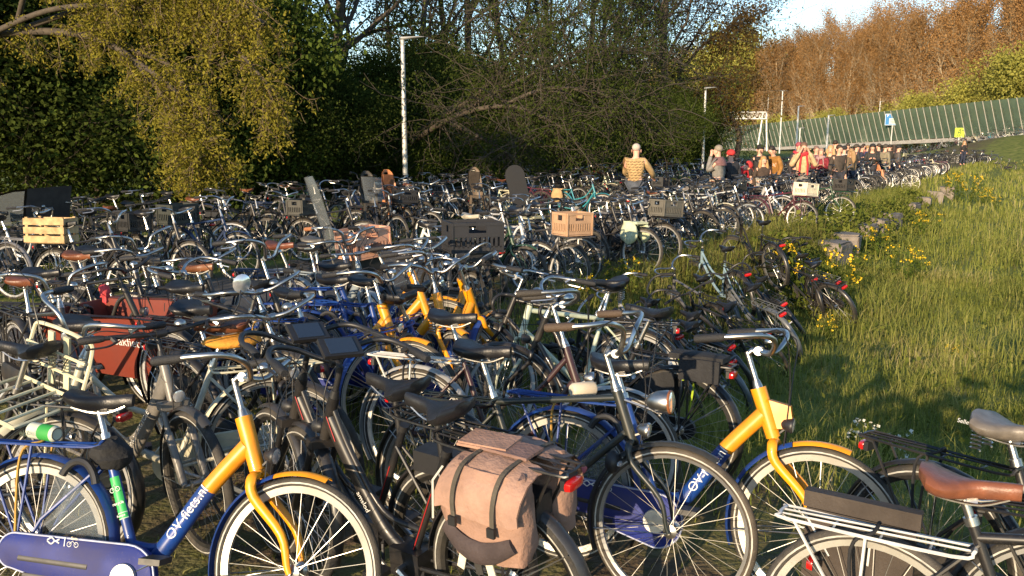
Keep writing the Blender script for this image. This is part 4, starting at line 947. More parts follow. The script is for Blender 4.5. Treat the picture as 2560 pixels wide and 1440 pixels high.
# pink double pannier
pn = empty('pannier_bag'); pn.matrix_world = eb.matrix_world @ Matrix.Translation((-.59, 0, .55)) @ Matrix.Scale(.84, 4); tag(pn, 'faded dusty pink double pannier with dark straps on the black rack', 'pannier')
PINK = (.30, .178, .130)
def bag(side):
    mb = MB(); R = []; n = 20; rr = np.random.default_rng(4+side)
    for h, wx, wy in ((-.02, .14, .05), (0, .19, .08), (.08, .205, .095), (.18, .205, .095), (.27, .20, .085), (.33, .195, .07), (.365, .17, .04)):
        t = np.arange(n)*2*pi/n; x = np.sign(np.cos(t))*np.abs(np.cos(t))**.45*wx; y = np.sign(np.sin(t))*np.abs(np.sin(t))**.6*wy
        k = 1+.05*np.sin(t*5+h*30); R.append(np.stack([x*k, side*(.155+y*.9*k+.01*np.sin(x*22+h*20)), np.full(n, h)+.008*np.sin(t*3+h*9)], 1))
    return mb.rings(R)
for s in (1, -1):
    b = pmesh(bag(s), 'bag', 'fabric', pn, PINK)
    fl = MB(); Vf = []; cols = 13
    prof = [(.035, .385), (.09, .385), (.17, .372), (.225, .33), (.25, .28), (.256, .235), (.256, .20)]
    for i, (yy, zz) in enumerate(prof):
        for j in range(cols):
            f = j/(cols-1)*2-1; Vf.append((f*.205+.004*sin(i*2.), s*(yy+.006*sin(j*1.7+i)), zz-(.03*abs(f)**4)+(.05*f*f-.02 if i == len(prof)-1 else 0)+.006*sin(j*2.3+i*1.3)))
    nf = len(Vf); Vf += [(x, y-s*.006, z-.004) for x, y, z in Vf]
    Ff = [(i*cols+j, i*cols+j+1, (i+1)*cols+j+1, (i+1)*cols+j) for i in range(len(prof)-1) for j in range(cols-1)]
    Ff += [tuple(q+nf for q in f[::-1]) for f in Ff]; fl.add(Vf, Ff); f_ = pmesh(fl, 'flap', 'fabric', pn, (.33, .2, .148))
    for x in (-.10, .10):
        st = MB(); st.tube(crv([(x, s*.06, .392), (x, s*.175, .381), (x, s*.236, .335), (x, s*.266, .26), (x*.97, s*.268, .175)], 5), .012, 6, flat=.25)
        pmesh(st, 'strap', 'fabric', pn, (.07, .06, .045)); pmesh(MB().box((x*.97, s*.274, .165), (.036, .014, .04)), 'buckle', 'plastic', pn)
    pk_ = MB(); pk_.tube(crv([(-.17, s*.235, .11), (-.08, s*.25, .06), (0, s*.255, .045), (.08, s*.25, .06), (.17, s*.235, .11)], 5), [.03, .045, .05, .045, .03], 8, flat=.4); pmesh(pk_, 'pocket', 'fabric', pn, (.05, .035, .035))
    for x, tw_ in ((-.06, .3), (.0, .22), (.07, -.25)):
        rm = MB(); rm.box((x, s*.248, -.0+.01), (.036, .006, .13), 0, Matrix.Rotation(tw_, 3, 'Y')); pmesh(rm, 'reflector_stripe', 'fabric', pn, (.62, .58, .46) if x else (.03, .028, .025))
    pmesh(MB().tube([(.195, s*.2, .35), (.215, s*.245, .30), (.21, s*.262, .14)], .005, 5), 'piping', 'ink', pn, (.5, .48, .42))
pmesh(MB().box((0, 0, .398), (.26, .13, .012)), 'top_web', 'fabric', pn, (.2, .12, .1))
bk = pmesh(MB().box((0, 0, 0), (.25, .16, .009)).box((.006, 0, -.012), (.25, .165, .012)), 'note_pad', 'fabric', None, (.36, .21, .15)); bk.matrix_world = eb.matrix_world @ Matrix.Translation((-.50, -.01, .892)) @ Matrix.Rotation(.12, 4, 'Z') @ Matrix.Scale(.78, 4); tag(bk, 'flat buff cloth pad lying between the pink panniers', 'pad')

# black roadster with bullet headlamp
op = hero('bicycle', 'opa', dict(bar='high', col=(.014, .02, .02), fender=(.02, .022, .022), lamp='c', tyre=(.06, .05, .04), rim=(.25, .25, .25), springs=True, stem=.16, grip=GUM, rack=True, levers=False, deep=.018), .148, 3.48, -.469, -.09, .02, 'old black roadster with rusty chrome bullet headlamp, front wheel to the right')
m = MB(); c_ = HB+[.13, 0, .16]; m.lathe([(.006, -.075), (.03, -.055), (.045, -.02), (.05, .02), (.048, .03)], c_, (1, 0, .1), 16, 0); m.lathe([(.049, .03), (.05, .036), (.046, .04)], c_, (1, 0, .1), 16, 1); m.lathe([(.044, .04), (.03, .046), (.001, .048)], c_, (1, 0, .1), 16, 2); m.tube([HT+[.01, 0, -.03], c_-[.0, 0, .05]], .006, 6)
pmesh(m, 'bullet_lamp', ['chrome', M['leather'], 'lens_clear'], op, (.22, .08, .03))
m = MB().ell((.30, -.03, .60), (.035, .04, .05), 0, 10, 8); m.ell((.332, -.035, .60), (.012, .03, .012), 1, 8, 6); pmesh(m, 'clip_lamp', ['plastic', 'lens_clear'], op)
on_tube(op, 'frame', 'AZOR', .03, (BB+HB)/2+[-.02, 0, 0], HB-BB, (0, -1, 0), .017, (.35, .35, .33))
m = MB().ell((.16, -.018, .535), (.028, .004, .014), 0, 12, 6, Matrix.Rotation(-.8, 3, 'Y')); pmesh(m, 'badge', 'ink', child(op, 'frame'), (.4, .1, .12))
# second rental bicycle to the right
ov2 = hero('rental_bicycle', 'ov', OVSP, .722, 3.427, -.439, -.18, -.05, 'blue and yellow rental bicycle at the right against the meadow', proto=ov)
for c in list(ov2.children):
    if c.name.split('.')[0] == 'frame_lock': pass
for c in list(child(ov2, 'frame').children):
    if c.name.split('.')[0] in ('sticker', 'stripe', 'emblem') or (c.name.split('.')[0] == 'lettering' and c.dimensions.x < .09 and False): bpy.data.objects.remove(c)
bpy.data.objects.remove(HOUSE)
can2 = pmesh(MB().lathe([(.028, -.06), (.036, -.05), (.036, .05), (.03, .06), (.024, .058), (.001, .055)], (0, 0, 0), (1, .2, 0), 18), 'drink_can', 'crate', None, (.6, .52, .4)); can2.location = ov2.matrix_world @ Vector((-.5, .0, .805)); can2.rotation_euler = (0, 0, .2); tag(can2, 'beige paper cup lying strapped on the rear rack of the right rental bicycle', 'cup')
# black bicycle with silver rack and brown saddle, lower right
h6 = hero('bicycle', 'hybrid', dict(col=(.013, .013, .015), rcol=(.62, .62, .6), sad=(.2, .07, .035), springs=False, case=False, guards=False, rim=(.6, .58, .52), tyre=(.05, .045, .04), bar='flat', sh=-.10, rz=.695, deep=.026), 1.60, 2.15, -.58, -.06, .1, 'black bicycle with silver rack and red-brown saddle at the lower right')
on_tube(h6, 'frame', 'INTEC', .03, BB+SX*.33, SX*-1, (0, -1, .1), .0165, (.62, .62, .6))
for c in h6.children:
    if c.name.split('.')[0] == 'tail_light': c.location = (.1, .04, -.12)
fb = MB(); fb.box((0, -.01, 0), (.36, .05, .055)).box((.0, -.012, -.15), (.34, .05, .24)); 
fb = pmesh(fb, 'pannier_flap', 'fabric', None, (.05, .038, .03)); fb.matrix_world = h6.matrix_world @ Matrix.Translation((-.62, .095, .735)); tag(fb, 'dark weathered pannier hanging behind the silver rack, lower right', 'pannier')
for x in (-.1, 0, .1): m = pmesh(MB().box((x, -.022, -.02), (.028, .012, .03)), 'buckle', 'plastic', fb)
h7 = hero('bicycle', 'low', dict(col=(.016, .016, .017), sad=(.15, .13, .11), bar='swept', black_bar=True, sw=.12, sh=-.09, rim=(.03, .03, .03), tyre_w=.024, lamp=True), 1.93, 2.56, -.9, -.08, .2, 'black step-through bicycle with long black rack and grey wide saddle')
pmesh(lettering('Selle', .022, (-.46, -.085, .92), (1, 0, 0), (0, -1, .4)), 'lettering', 'ink', child(h7, 'saddle'), (.5, .5, .48))
h8 = hero('bicycle', 'low', dict(col=(.012, .012, .013), sad=BLACK, bar='swept', rim=(.5, .5, .48), ccol=(.3, .3, .29), hi=True, tyre_w=.022), 2.28, 2.22, -.45, -.05, 0, 'black bicycle with grey chain case cut by the right picture edge')
# grey suspension bicycle and cream carrier bicycle
h9 = hero('electric_bicycle', 'ebike', dict(col=(.17, .16, .145), fork=(.17, .16, .145), susp=True, bar='flat', black_bar=True, fender=(.03, .03, .03), mirror=True, rim=(.03, .03, .03), tyre_w=.024, case=False, stem=.13, bw=1.15, bell=True, springs=False, post='b'), -1.966, 4.014, -.55, -.08, -.25, 'matt grey electric bicycle with suspension fork and round mirror')
on_tube(h9, 'frame', 'MOTORCYCLE', .036, np.array([.16, 0, .545]), (e0-e1), (0, -1, .15), .035, (.6, .6, .58), lift=.004)
CARR = dict(col=(.48, .46, .37), fender=(.62, .58, .42), carcol=(.66, .62, .42), carrier=True, bar='high', case=True, ccol=(.62, .58, .42), rim=(.4, .4, .38), sad=(.12, .04, .018), stem=.1, rcol=(.62, .58, .42), deep=.024, skirt=None, springs=False, carsteer=True)
h10 = hero('carrier_bicycle', 'low', CARR, -1.80, 4.05, 3.60, .04, .75, 'cream carrier bicycle with tubular front carrier and leopard saddle cover')
on_tube(h10, 'frame', 'PICKUP', .038, np.array([.12, 0, .45]), (-.24, 0, -.16), (0, 1, .15), .019, (.1, .1, .1), space=1.5)
on_tube(h10, 'frame', 'Classic', .022, (ST+RH)/2+[.0, .04, .03], RH-ST, (0, 1, 0), .009, (.2, .25, .35))
sc = lump('saddle_cover', h10.matrix_world @ Vector((-.40, 0, .91)), (.15, .10, .035), 'fabric', (.62, .27, .03), 'orange leopard-print cover peeking out under the brown saddle of the cream bicycle', 'saddle cover', 9, nz=.08)
sc.rotation_euler = (0, 0, 3.49)
# plum bicycle
h15 = hero('bicycle', 'low', dict(col=PLUM, fender=(.35, .35, .34), rim=(.6, .59, .55), tyre=(.04, .035, .03), sad=BLACK, rcol=(.62, .6, .55), susp=False, bar='swept', stem=.22, grip=(.03, .025, .02), lamp='c', case=False), -.027, 4.217, -.401, -.1, .35, 'dark plum bicycle with silver rack and tall chrome stem')
x, y = at_local(1690, 1080, .35, 2.6, -.56)
h18 = hero('bicycle', 'oma', dict(col=BLACK, sad=BLACK, rim=(.06, .06, .06), strap=(.4, .55, .03), skirt=(.012, .012, .013), bar='swept'), x, y, 2.6, .06, .2, 'black bicycle with lime green strap and black coat guard')
pb = MB(); pb.box((0, 0, 0), (.30, .14, .03)).ell((0, 0, .012), (.16, .075, .014), 0, 12, 6).box((-.03, .085, -.06), (.22, .02, .12)); pb = pmesh(pb, 'pannier_bag', 'fabric', None, (.014, .014, .016)); pb.matrix_world = h18.matrix_world @ Matrix.Translation((-.66, 0, .785)); tag(pb, 'black pannier under the lime green strap', 'pannier')
rc = hero('racing_bicycle', 'hybrid', dict(col=(.5, .55, .42), bar='drop', black_bar=True, rack=False, guards=False, case=False, rim=(.55, .6, .72), deep=.03, sad=BLACK, lamp=False, springs=False, tyre_w=.016, stand=False, stem=.05), .42, 5.45, -2.62, .12, .3, 'pale green racing bicycle with drop handlebar and white rims')
# rental bicycles in the middle
OVG = 'rental bicycles huddled in the middle'
for i, (px, py, z, yaw, lx, st, lb) in enumerate(((975, 812, .71, 1.13, -.85, .35, 'rental bicycle turned away, its red lamp below a blue hood'), (1066, 742, .90, -.55, .29, -.5, 'rental bicycle seen head-on with bright yellow head tube'), (865, 872, .71, .87, -.85, .2, 'rental bicycle turned away beside the black grips, lamp on its mudguard'),
                                        (655, 778, .71, -.14, -.85, .1, 'rental bicycle with blue rack nearest the cargo bicycle'), (676, 738, .71, -.08, -.85, -.2, 'rental bicycle with blue rack and yellow strap behind another rental'), (935, 770, .90, -.3, .29, -.3, 'rental bicycle with yellow frame half hidden by other handlebars'))):
    x, y = at_local(px, py, z, yaw, lx); b = hero('rental_bicycle', 'ov', None, x, y, yaw, -.08-.05*(i % 2), st, lb, group=OVG, proto=ov)
    for c in list(child(b, 'frame').children):
        if c.name.split('.')[0] in ('sticker', 'stripe', 'emblem'): bpy.data.objects.remove(c)
    if i in (0, 2):
        mg = child(b, 'rear_mudguard'); t = radians(205); nrm = np.array([cos(t), 0, sin(t)]); tan_ = np.array([-sin(t), 0, cos(t)])
        t2 = radians(192); nrm = np.array([cos(t2), 0, sin(t2)]); pmesh(lettering('218', .05, RH+nrm*(R_+.0255), (-sin(t2), 0, cos(t2)), nrm), 'lettering', 'ink', mg, LET)
# cargo bicycle with a red box
def cargo(name, x, y, yaw, label, boxcol, text=None, group=None):
    b = make_bike(name, 'opa', dict(hi=True, col=BLACK, bar='swept', sad=BLACK, carrier=None, lamp=None, springs=False)); place(b, x, y, yaw, -.02, 0, H(x, y)); TAKEN.append((x, y)); tag(b, label, 'cargo bicycle', group)
    for c in b.children:
        if c.name.split('.')[0] in ('front_wheel', 'fork', 'front_mudguard', 'mudguard_stay') and 'steer' in c: c.matrix_local = Matrix.Translation((.92, 0, 0))
    pmesh(MB().tube(crv([HB, (.5, 0, .3), (1.1, 0, .28), (1.36, 0, .5), (1.38, 0, .72)], 5), .022, 8), 'beam', 'paint', b, BLACK)
    L0, L1, z0, z1 = .28, 1.44, .30, .76
    for s in (1, -1):
        V = [(L0+.06, s*.25, z0), (L1-.14, s*.25, z0), (L1, s*.31, z1-.06), (L0, s*.31, z1)]; V += [(q[0], q[1]-s*.014, q[2]) for q in V]
        m = MB(); m.add(V, [(0, 1, 2, 3), (7, 6, 5, 4), (0, 4, 5, 1), (1, 5, 6, 2), (2, 6, 7, 3), (3, 7, 4, 0)]); sp_ = pmesh(m, 'side_panel', 'plate', b, boxcol, smooth=False)
        if text: pmesh(lettering(text, .092, (.55, s*.283, .57), (-s, 0, 0), (0, s, -.14), lift=.006), 'lettering', 'ink', sp_, (.62, .6, .57))
        pmesh(MB().tube([(L0-.01, s*.31, z1+.004), (L1+.01, s*.31, z1-.056)], .012, 6), 'rim', 'paint', b, tuple(c*.35 for c in boxcol))
    for x0, xb, zt in ((L0, L0+.06, z1), (L1, L1-.14, z1-.06)):
        m = MB(); V = [(xb, -.24, z0), (xb, .24, z0), (x0, .30, zt), (x0, -.30, zt)]; V += [(q[0]+.014, q[1], q[2]) for q in V]; m.add(V, [(0, 1, 2, 3), (7, 6, 5, 4), (0, 4, 5, 1), (1, 5, 6, 2), (2, 6, 7, 3), (3, 7, 4, 0)]); pmesh(m, 'end_panel', 'plate', b, boxcol, smooth=False)
    pmesh(MB().box((.78, 0, z0), (.6, .47, .014)), 'floor', 'plate', b, tuple(c*.6 for c in boxcol), smooth=False)
    return b
yw = pi-.42
x, y = at_local(325, 812, .6, yw, .86)
BOX = cargo('cargo_bicycle', x, y, yw, 'cargo bicycle with a red wooden box lettered in white', (.15, .022, .010), 'Bakfiets')
x, y = at_local(70, 560, .8, yw, .8)
cb2 = cargo('cargo_bicycle', x, y, yw, 'black cargo bicycle with a child rain tent at the far left', (.03, .03, .032))
tn = empty('rain_tent'); tn.matrix_world = cb2.matrix_world @ Matrix.Translation((.8, 0, .80)); tag(tn, 'black cargo bicycle rain tent with clear plastic window', 'rain tent')
def sheet_mb(rows):
    m = MB(); n = len(rows[0]); m.add(np.concatenate(rows), [(i*n+j, i*n+j+1, (i+1)*n+j+1, (i+1)*n+j) for i in range(len(rows)-1) for j in range(n-1)]); return m
prof = [(-.42, 0), (-.50, .35), (-.55, .52), (-.3, .50), (.1, .42), (.36, .2), (.45, 0)]
rows = [np.array([(px_, s*w_, pz) for px_, pz in prof]) for s, w_ in ((1, .33), (1, .26), (-1, .0), (-1, .26), (-1, .33))]
pmesh(sheet_mb(rows), 'hood', 'fabric', tn, (.035, .03, .028)); 
for s in (1, -1): m = MB(); m.add([(x_*.9, s*.335, z_*.9+.02) for x_, z_ in prof], [tuple(range(len(prof)))]); pmesh(m, 'window', 'clear', tn)

# explicit bicycles of the middle ground: style, photo anchor (pixel, height, place along the bicycle), heading
NEAR = [
 ('low', dict(col=BLACK, sad=BLACK, sw=.115, bar='swept'), 60, 905, .95, 2.95, -.39, .05, 'black bicycle with big sprung saddle at the left edge'),
 ('opa', dict(col=(.02, .02, .022), bar='high', sad=(.14, .045, .018), stem=.1), 120, 700, 1.08, -.75, .25, -.05, 'black roadster with wide chrome bars before the brown saddle, far left'),
 ('opa', dict(col=BLACK, sad=(.18, .06, .022), bar='swept'), 180, 655, .95, -.45, -.39, -.05, 'black bicycle with shiny red-brown saddle left of the cargo box'),
 ('oma', dict(col=(.02, .02, .02), bar='high', stem=.15, sad=BLACK), 340, 600, 1.13, -.5, .26, -.04, 'black granny bicycle with long chrome handlebar above the cargo box'),
 ('oma', dict(col=BLACK, bar='swept', black_bar=True, sad=BLACK), 200, 700, .95, -.2, -.1, .05, 'black granny bicycle behind the red cargo box'),
 ('opa', dict(col=BLACK, sad=(.2, .08, .035), bar='high', stem=.2), 665, 715, .90, -.35, .29, -.06, 'black roadster with chrome stem and tan saddle left of the rentals'),
 ('low', dict(col=(.02, .035, .08), sad=(.16, .05, .025), bar='swept', stem=.16), 700, 625, .95, -.3, -.39, .04, 'navy bicycle with brown saddle behind the tan-saddled roadster'),
 ('oma', dict(col=(.012, .012, .013), sad=(.11, .1, .085), bar='high', grip=(.3, .12, .05)), 850, 605, 1.05, -.9, .25, -.05, 'black bicycle with orange grips and a clear windscreen'),
 ('ebike', dict(col=(.28, .33, .36), fork=(.28, .33, .36), bar='flat', sad=BLACK, case=False, stem=.1), 885, 665, .9, -.7, .29, -.05, 'pale blue-grey bicycle beside the pink crate'),
 ('opa', dict(col=BLACK, tyre=(.5, .49, .47), bar='swept', sad=BLACK), 600, 880, .35, -.5, .56, .03, 'black bicycle with white tyre beside the grey electric bicycle'),
 ('opa', dict(col=BLACK, bar='swept', sad=BLACK), 1560, 935, .35, 2.9, -.5, .1, 'black bicycle behind the leaning chrome handlebars, rear wheel in the grass'),
 ('low', dict(col=(.012, .012, .014), bar='swept', sad=BLACK), 470, 735, .95, -.5, -.39, .02, 'black bicycle with pale saddle right of the cargo box'),
 ('oma', dict(col=BLACK, bar='swept', sad=BLACK), 560, 905, .7, -.6, -.2, .05, 'black granny bicycle squeezed behind the brown saddle'),
]
for kd, sp, px, py, z, yaw, lx, lean_, lb in NEAR:
    x, y = at_local(px, py, z, yaw, lx); hero('bicycle', kd, sp, x, y, yaw, lean_, random.uniform(-.4, .4), lb)
ws = empty('windscreen'); ws_b = bpy.data.objects; 
p = G(832, 520, 1.35); ws.location = (p.x, p.y, H(p.x, p.y)+1.0); ws.rotation_euler = (0, .28, -2.75); tag(ws, 'tall clear plastic windscreen standing up from a handlebar', 'windscreen')
rows = [np.array([(.06*(1-(y_/.2)**2), y_*(1 if z_ < .45 else 1-.75*((z_-.45)/.23)**2), z_) for y_ in np.linspace(-.2, .2, 9)]) for z_ in np.linspace(0, .66, 9)]
m = sheet_mb(rows); m.add(np.concatenate(rows)-[.006, 0, 0], [f[::-1] for f in m.f]); pmesh(m, 'pane', 'clear', ws); pmesh(MB().tube([(.05, 0, -.2), (.055, 0, .1)], .009, 6), 'bracket', 'chrome', ws)
# ---------------------------------------------------------------- rows of bicycles
CN = {'black': BLACK, 'dark grey': DGREY, 'grey': GREY, 'silver': SILVER, 'white': WHITE, 'cream': CREAM, 'navy': (.02, .04, .1), 'dark green': GREEN, 'red': RED, 'plum': (.09, .02, .035), 'teal': TEAL, 'pale blue': LBLUE}
CW = [56, 13, 6, 6, 2.5, 2.5, 7, 3, .6, 2.5, .8, 1.3]
PK = [('granny bicycle', 'oma', dict(bar='swept')), ('roadster', 'opa', dict(bar='high')), ('step-through', 'low', dict(bar='swept', case=False)), ('electric bicycle', 'ebike', dict(bar='flat', black_bar=True, case=False, ebat=True, lamp=True)),
      ('sports bicycle', 'hybrid', dict(bar='flat', black_bar=True, case=False, guards=False)), ('carrier bicycle', 'opa', dict(bar='swept', carrier=True)), ('brown-saddled roadster', 'opa', dict(bar='swept', sad=(.19, .07, .03))), ('skirt-guard bicycle', 'oma', dict(bar='high', skirt=(.012, .012, .014)))]
PW = [20, 16, 18, 13, 9, 6, 10, 8]
mid, far = {}, {}
for nm, kd, sp in PK:
    for fl, store in ((0, mid), (1, far)):
        q = dict(sp); q.update(hi=False, rim=(.5, .49, .47) if kd != 'ebike' else (.06, .06, .06), lamp='c' if nm in ('roadster', 'granny bicycle') else True)
        b = make_bike('bicycle', kd, q, flat=bool(fl)); store[nm] = b
first = set()
rb = np.random.default_rng(77)
ROWS = []
def row_bike(p, yaw, lean_, st, flat, where, grp, rowlist):
    nm = str(rb.choice([a[0] for a in PK], p=np.array(PW)/sum(PW))); cn = str(rb.choice(list(CN), p=np.array(CW)/sum(CW)))
    st_ = far if flat else mid
    pr = st_[nm]; key = (nm, flat); b = copy_tree(pr); first.add(key)
    base = CN[cn]; v = rb.uniform(.8, 1.3); fen = base if rb.random() < .6 else BLACK
    darkbar = rb.random() < .55
    rim = SILVER if rb.random() < .5 else (.07, .07, .07); 
    for c in b.children:
        s = c.name.split('.')[0]
        if s in ('frame', 'fork', 'front_carrier'): c.color = (*[min(.8, q*v) for q in base], 1)
        elif s in ('rear_mudguard', 'front_mudguard', 'rack'): c.color = (*fen, 1)
        elif s in ('front_wheel', 'rear_wheel') and nm != 'electric bicycle': c.color = (*rim, 1)
        elif s == 'saddle' and 'brown' not in nm and rb.random() < .22: c.color = (*[(.16, .055, .025), (.12, .1, .085), (.4, .36, .28)][int(rb.integers(0, 3))], 1)
        elif s in ('handlebar', 'stem') and darkbar: c.material_slots[0].link = 'OBJECT'; c.material_slots[0].material = M['plastic']
        elif s == 'chain_case' and rb.random() < .3: c.color = (*base, 1)
    for c in list(b.children):
        if c.name.split('.')[0] == 'tail_light' and rb.random() < .65: bpy.data.objects.remove(c)
    place(b, p.x, p.y, yaw, lean_, st, H(p.x, p.y)); tag(b, None, 'bicycle', grp); rowlist.append((b, cn, nm, where)); TAKEN.append((p.x, p.y))
    return b
def free(p, d): return all((p.x-a)**2+(p.y-b)**2 > d*d for a, b in TAKEN)
# bicycles that carry crates, seats and bags: exact places
def crate(name, size, col, label, M4, open_slats=True, parts=True):
    L, D, Hh = size; root = empty(name); root.matrix_world = M4; tag(root, label, 'crate', 'crates on bicycles'); t = .012
    pmesh(MB().box((0, 0, t/2), (L, D, t)), 'bottom', 'crate', root, col, False)
    for ax, ln, off in ((0, L, D/2), (0, L, -D/2), (1, D-2*t, L/2), (1, D-2*t, -L/2)):
        m = MB(); 
        def bx(a, z, la, lz, th=t, out=0.):
            c = (a, off-np.sign(off)*(t/2-out), z) if ax == 0 else (off-np.sign(off)*(t/2-out), a, z); d = (la, th, lz) if ax == 0 else (th, la, lz); m.box(c, d)
        bx(0, Hh*.10+t, ln, Hh*.16); bx(0, Hh*.96, ln, Hh*.10, t*1.8, .004)
        hw = ln*.17
        bx(-(ln/2+hw)/2, Hh*.72, ln/2-hw, Hh*.38); bx((ln/2+hw)/2, Hh*.72, ln/2-hw, Hh*.38); bx(0, Hh*.60, hw*2, Hh*.14)
        k = 11 if ax == 0 else 8
        for i in range(k): bx(-ln/2+ln*(i+.5)/k, Hh*.355, ln/k*.5, Hh*.36)
        for s in (-1, 1): bx(s*ln*.485, Hh*.5, ln*.035, Hh*.98, t*1.8, .006)
        pmesh(m, 'side', 'crate', root, col, smooth=False)
    return root
def seat_bike(px, py, z, yaw, lx, nm, cn, label, lean_=-.05, st=.2, flat=False):
    x, y = at_local(px, py, z, yaw, lx); pr = mid[nm]; b = copy_tree(pr)
    for c in b.children:
        if c.name.split('.')[0] in TINT: c.color = (*CN[cn], 1)
    place(b, x, y, yaw, lean_, st, H(x, y)); TAKEN.append((x, y)); return tag(b, label, 'bicycle')
CR = [(945, 618, .95, -.75, 'rear', (.40, .30, .26), (.62, .33, .22), 'salmon pink plastic crate tilted on a rack', .18, 'granny bicycle', 'black'),
      (1172, 626, .91, -1.25, 'front', (.50, .36, .28), (.022, .022, .026), 'large black plastic crate on a front carrier near the centre', -.05, 'carrier bicycle', 'black'),
      (1425, 580, .85, -1.0, 'front', (.38, .3, .27), (.44, .27, .16), 'tan plastic crate hanging before a handlebar in the meadow row', -.04, 'carrier bicycle', 'dark grey'),
      (1660, 523, .92, -.9, 'front', (.42, .3, .24), (.12, .11, .09), 'weathered grey crate on a front carrier in the meadow row', .08, 'carrier bicycle', 'black'),
      (2012, 467, 1.0, -.9, 'front', (.42, .3, .26), (.70, .62, .47), 'cream crate on a front carrier below the red scarf man', .1, 'carrier bicycle', 'plum'),
      (2108, 462, .95, -.8, 'front', (.42, .3, .26), (.03, .026, .022), 'dark brown crate right of the cream crate', .06, 'carrier bicycle', 'dark green'),
      (755, 515, .90, -.4, 'rear', (.40, .3, .24), (.05, .048, .04), 'olive black crate on the last bicycle of the left group', 0, 'roadster', 'black'),
      (445, 532, .92, -.5, 'rear', (.46, .32, .28), (.028, .032, .026), 'big dark green lattice crate in the left row', 0, 'roadster', 'navy'),
      (337, 550, .90, -.6, 'rear', (.34, .28, .24), (.022, .021, .02), 'black crate left of the dark green lattice crate', 0, 'granny bicycle', 'black'),
      (1838, 465, .95, -.7, 'front', (.40, .3, .24), (.02, .02, .02), 'black crate on a carrier below the long-haired girl', 0, 'carrier bicycle', 'black'),
      (1008, 490, .93, -1.1, 'front', (.40, .3, .22), (.02, .02, .022), 'black basket crate right of the orange child seat', 0, 'carrier bicycle', 'black'),
      (1650, 452, .95, -.6, 'front', (.38, .28, .22), (.02, .02, .02), 'small black crate right of the man in the quilted jacket', 0, 'carrier bicycle', 'black')]
for i, (px, py, z, yaw, pos, size, col, lb, ln_, nm, cn) in enumerate(CR):
    lx = -.58 if pos == 'rear' else .60
    b = seat_bike(px, py, z, yaw, lx, nm, cn, f'{cn} {nm} carrying the {lb.split(" crate")[0]} crate'[:110], ln_ if pos == 'rear' else -.04)
    up_ = .13 if px == 945 else .09 if px == 1172 else 0
    ck_ = crate('crate', size, col, lb, b.matrix_world @ Matrix.Translation((lx, 0, (.765 if pos == 'rear' else .815)+up_)) @ Matrix.Rotation(pi/2 if pos == 'rear' else pi/2, 4, 'Z') @ Matrix.Rotation(ln_*.6, 4, 'Y'))
    if up_: pmesh(MB().box((0, 0, -up_/2-.004), (.26, .2, up_)), 'mount', 'plastic', ck_, smooth=False)
# wooden crate
b = seat_bike(120, 575, .92, -.35, -.60, 'roadster', 'black', 'black roadster under the slatted wooden crate')
wc = empty('wooden_crate'); wc.matrix_world = b.matrix_world @ Matrix.Translation((-.6, 0, .77)) @ Matrix.Rotation(.35, 4, 'Z'); tag(wc, 'pale slatted wooden crate on a rack at the far left', 'crate', 'crates on bicycles')
for k in range(3):
    for s in (-1, 1):
        pmesh(MB().box((0, s*.16, .05+k*.10), (.46, .012, .075)), 'slat', 'wood', wc, smooth=False); pmesh(MB().box((s*.224, 0, .05+k*.10), (.012, .306, .075)), 'slat', 'wood', wc, smooth=False)
for sx_ in (-1, 1):
    for s in (-1, 1): pmesh(MB().box((sx_*.20, s*.138, .155), (.03, .03, .29)), 'corner_post', 'wood', wc, smooth=False)
for k in range(4): pmesh(MB().box((0, -.11+k*.073, .008), (.44, .055, .01)), 'bottom_slat', 'wood', wc, smooth=False)
# child seats
def child_seat(px, py, yaw, col, label, shield, nm='step-through', cn='black', front=False):
    lx = .05 if front else -.55; b = seat_bike(px, py, 1.05, yaw, lx, nm, cn, f'{cn} {nm} carrying the {label.split(" child seat")[0]} child seat')
    r = empty('child_seat'); r.matrix_world = b.matrix_world @ Matrix.Translation((lx, 0, .80)); tag(r, label, 'child seat', 'child seats on bicycles')
    nz = 13; zs = np.linspace(0, .60, nz); sh = []
    for z_ in zs:
        w_ = float(np.interp(z_, [0, .1, .35, .5, .57, .60], [.13, .16, .15, .125, .095, .05])); d_ = float(np.interp(z_, [0, .1, .3, .6], [.15, .15, .08, .05]))
        sh.append(np.array([(-.10-z_*.2+d_*(1-cos(a))*.9, w_*sin(a)/sin(1.45) if abs(a) < 1.45 else np.sign(a)*w_, z_) for a in np.linspace(-1.45, 1.45, 15)]))
    m = MB(); V = np.concatenate(sh); q_ = [(i*15+j, i*15+j+1, (i+1)*15+j+1, (i+1)*15+j) for i in range(nz-1) for j in range(14) if not (2 <= i <= 7 and i % 2 == 0 and j % 2 == 1 and 2 < j < 12) and not (9 <= i <= 10 and 4 < j < 9)]
    m.add(V, q_); m.add(V+[-.014, 0, 0], [f[::-1] for f in q_]); pmesh(m, 'shell', 'plate', r, col)
    pmesh(MB().box((.0, 0, .02), (.27, .25, .04)), 'seat', 'plate', r, col)
    for s in (-1, 1):
        pmesh(MB().tube(crv([(.1, s*.13, .02), (.14, s*.15, -.15), (.16, s*.15, -.32)], 4), [.045, .05, .06], 6, flat=.5), 'leg_guard', 'plate', r, col)
    pmesh(MB().box((-.14, 0, .34), (.03, .22, .34)), 'pad', 'fabric', r, tuple(q*.35 for q in col))
    if shield:
        rows = [np.array([(.22-.05*k+.10*cos(a), .2*sin(a), .1+.1*k) for a in np.linspace(-1.3, 1.3, 9)]) for k in range(5)]; pmesh(sheet_mb(rows), 'screen', 'clear', r)
    return r
child_seat(918, 478, -1.0, (.04, .035, .03), 'dark child seat with a clear bubble screen in the left row', True)
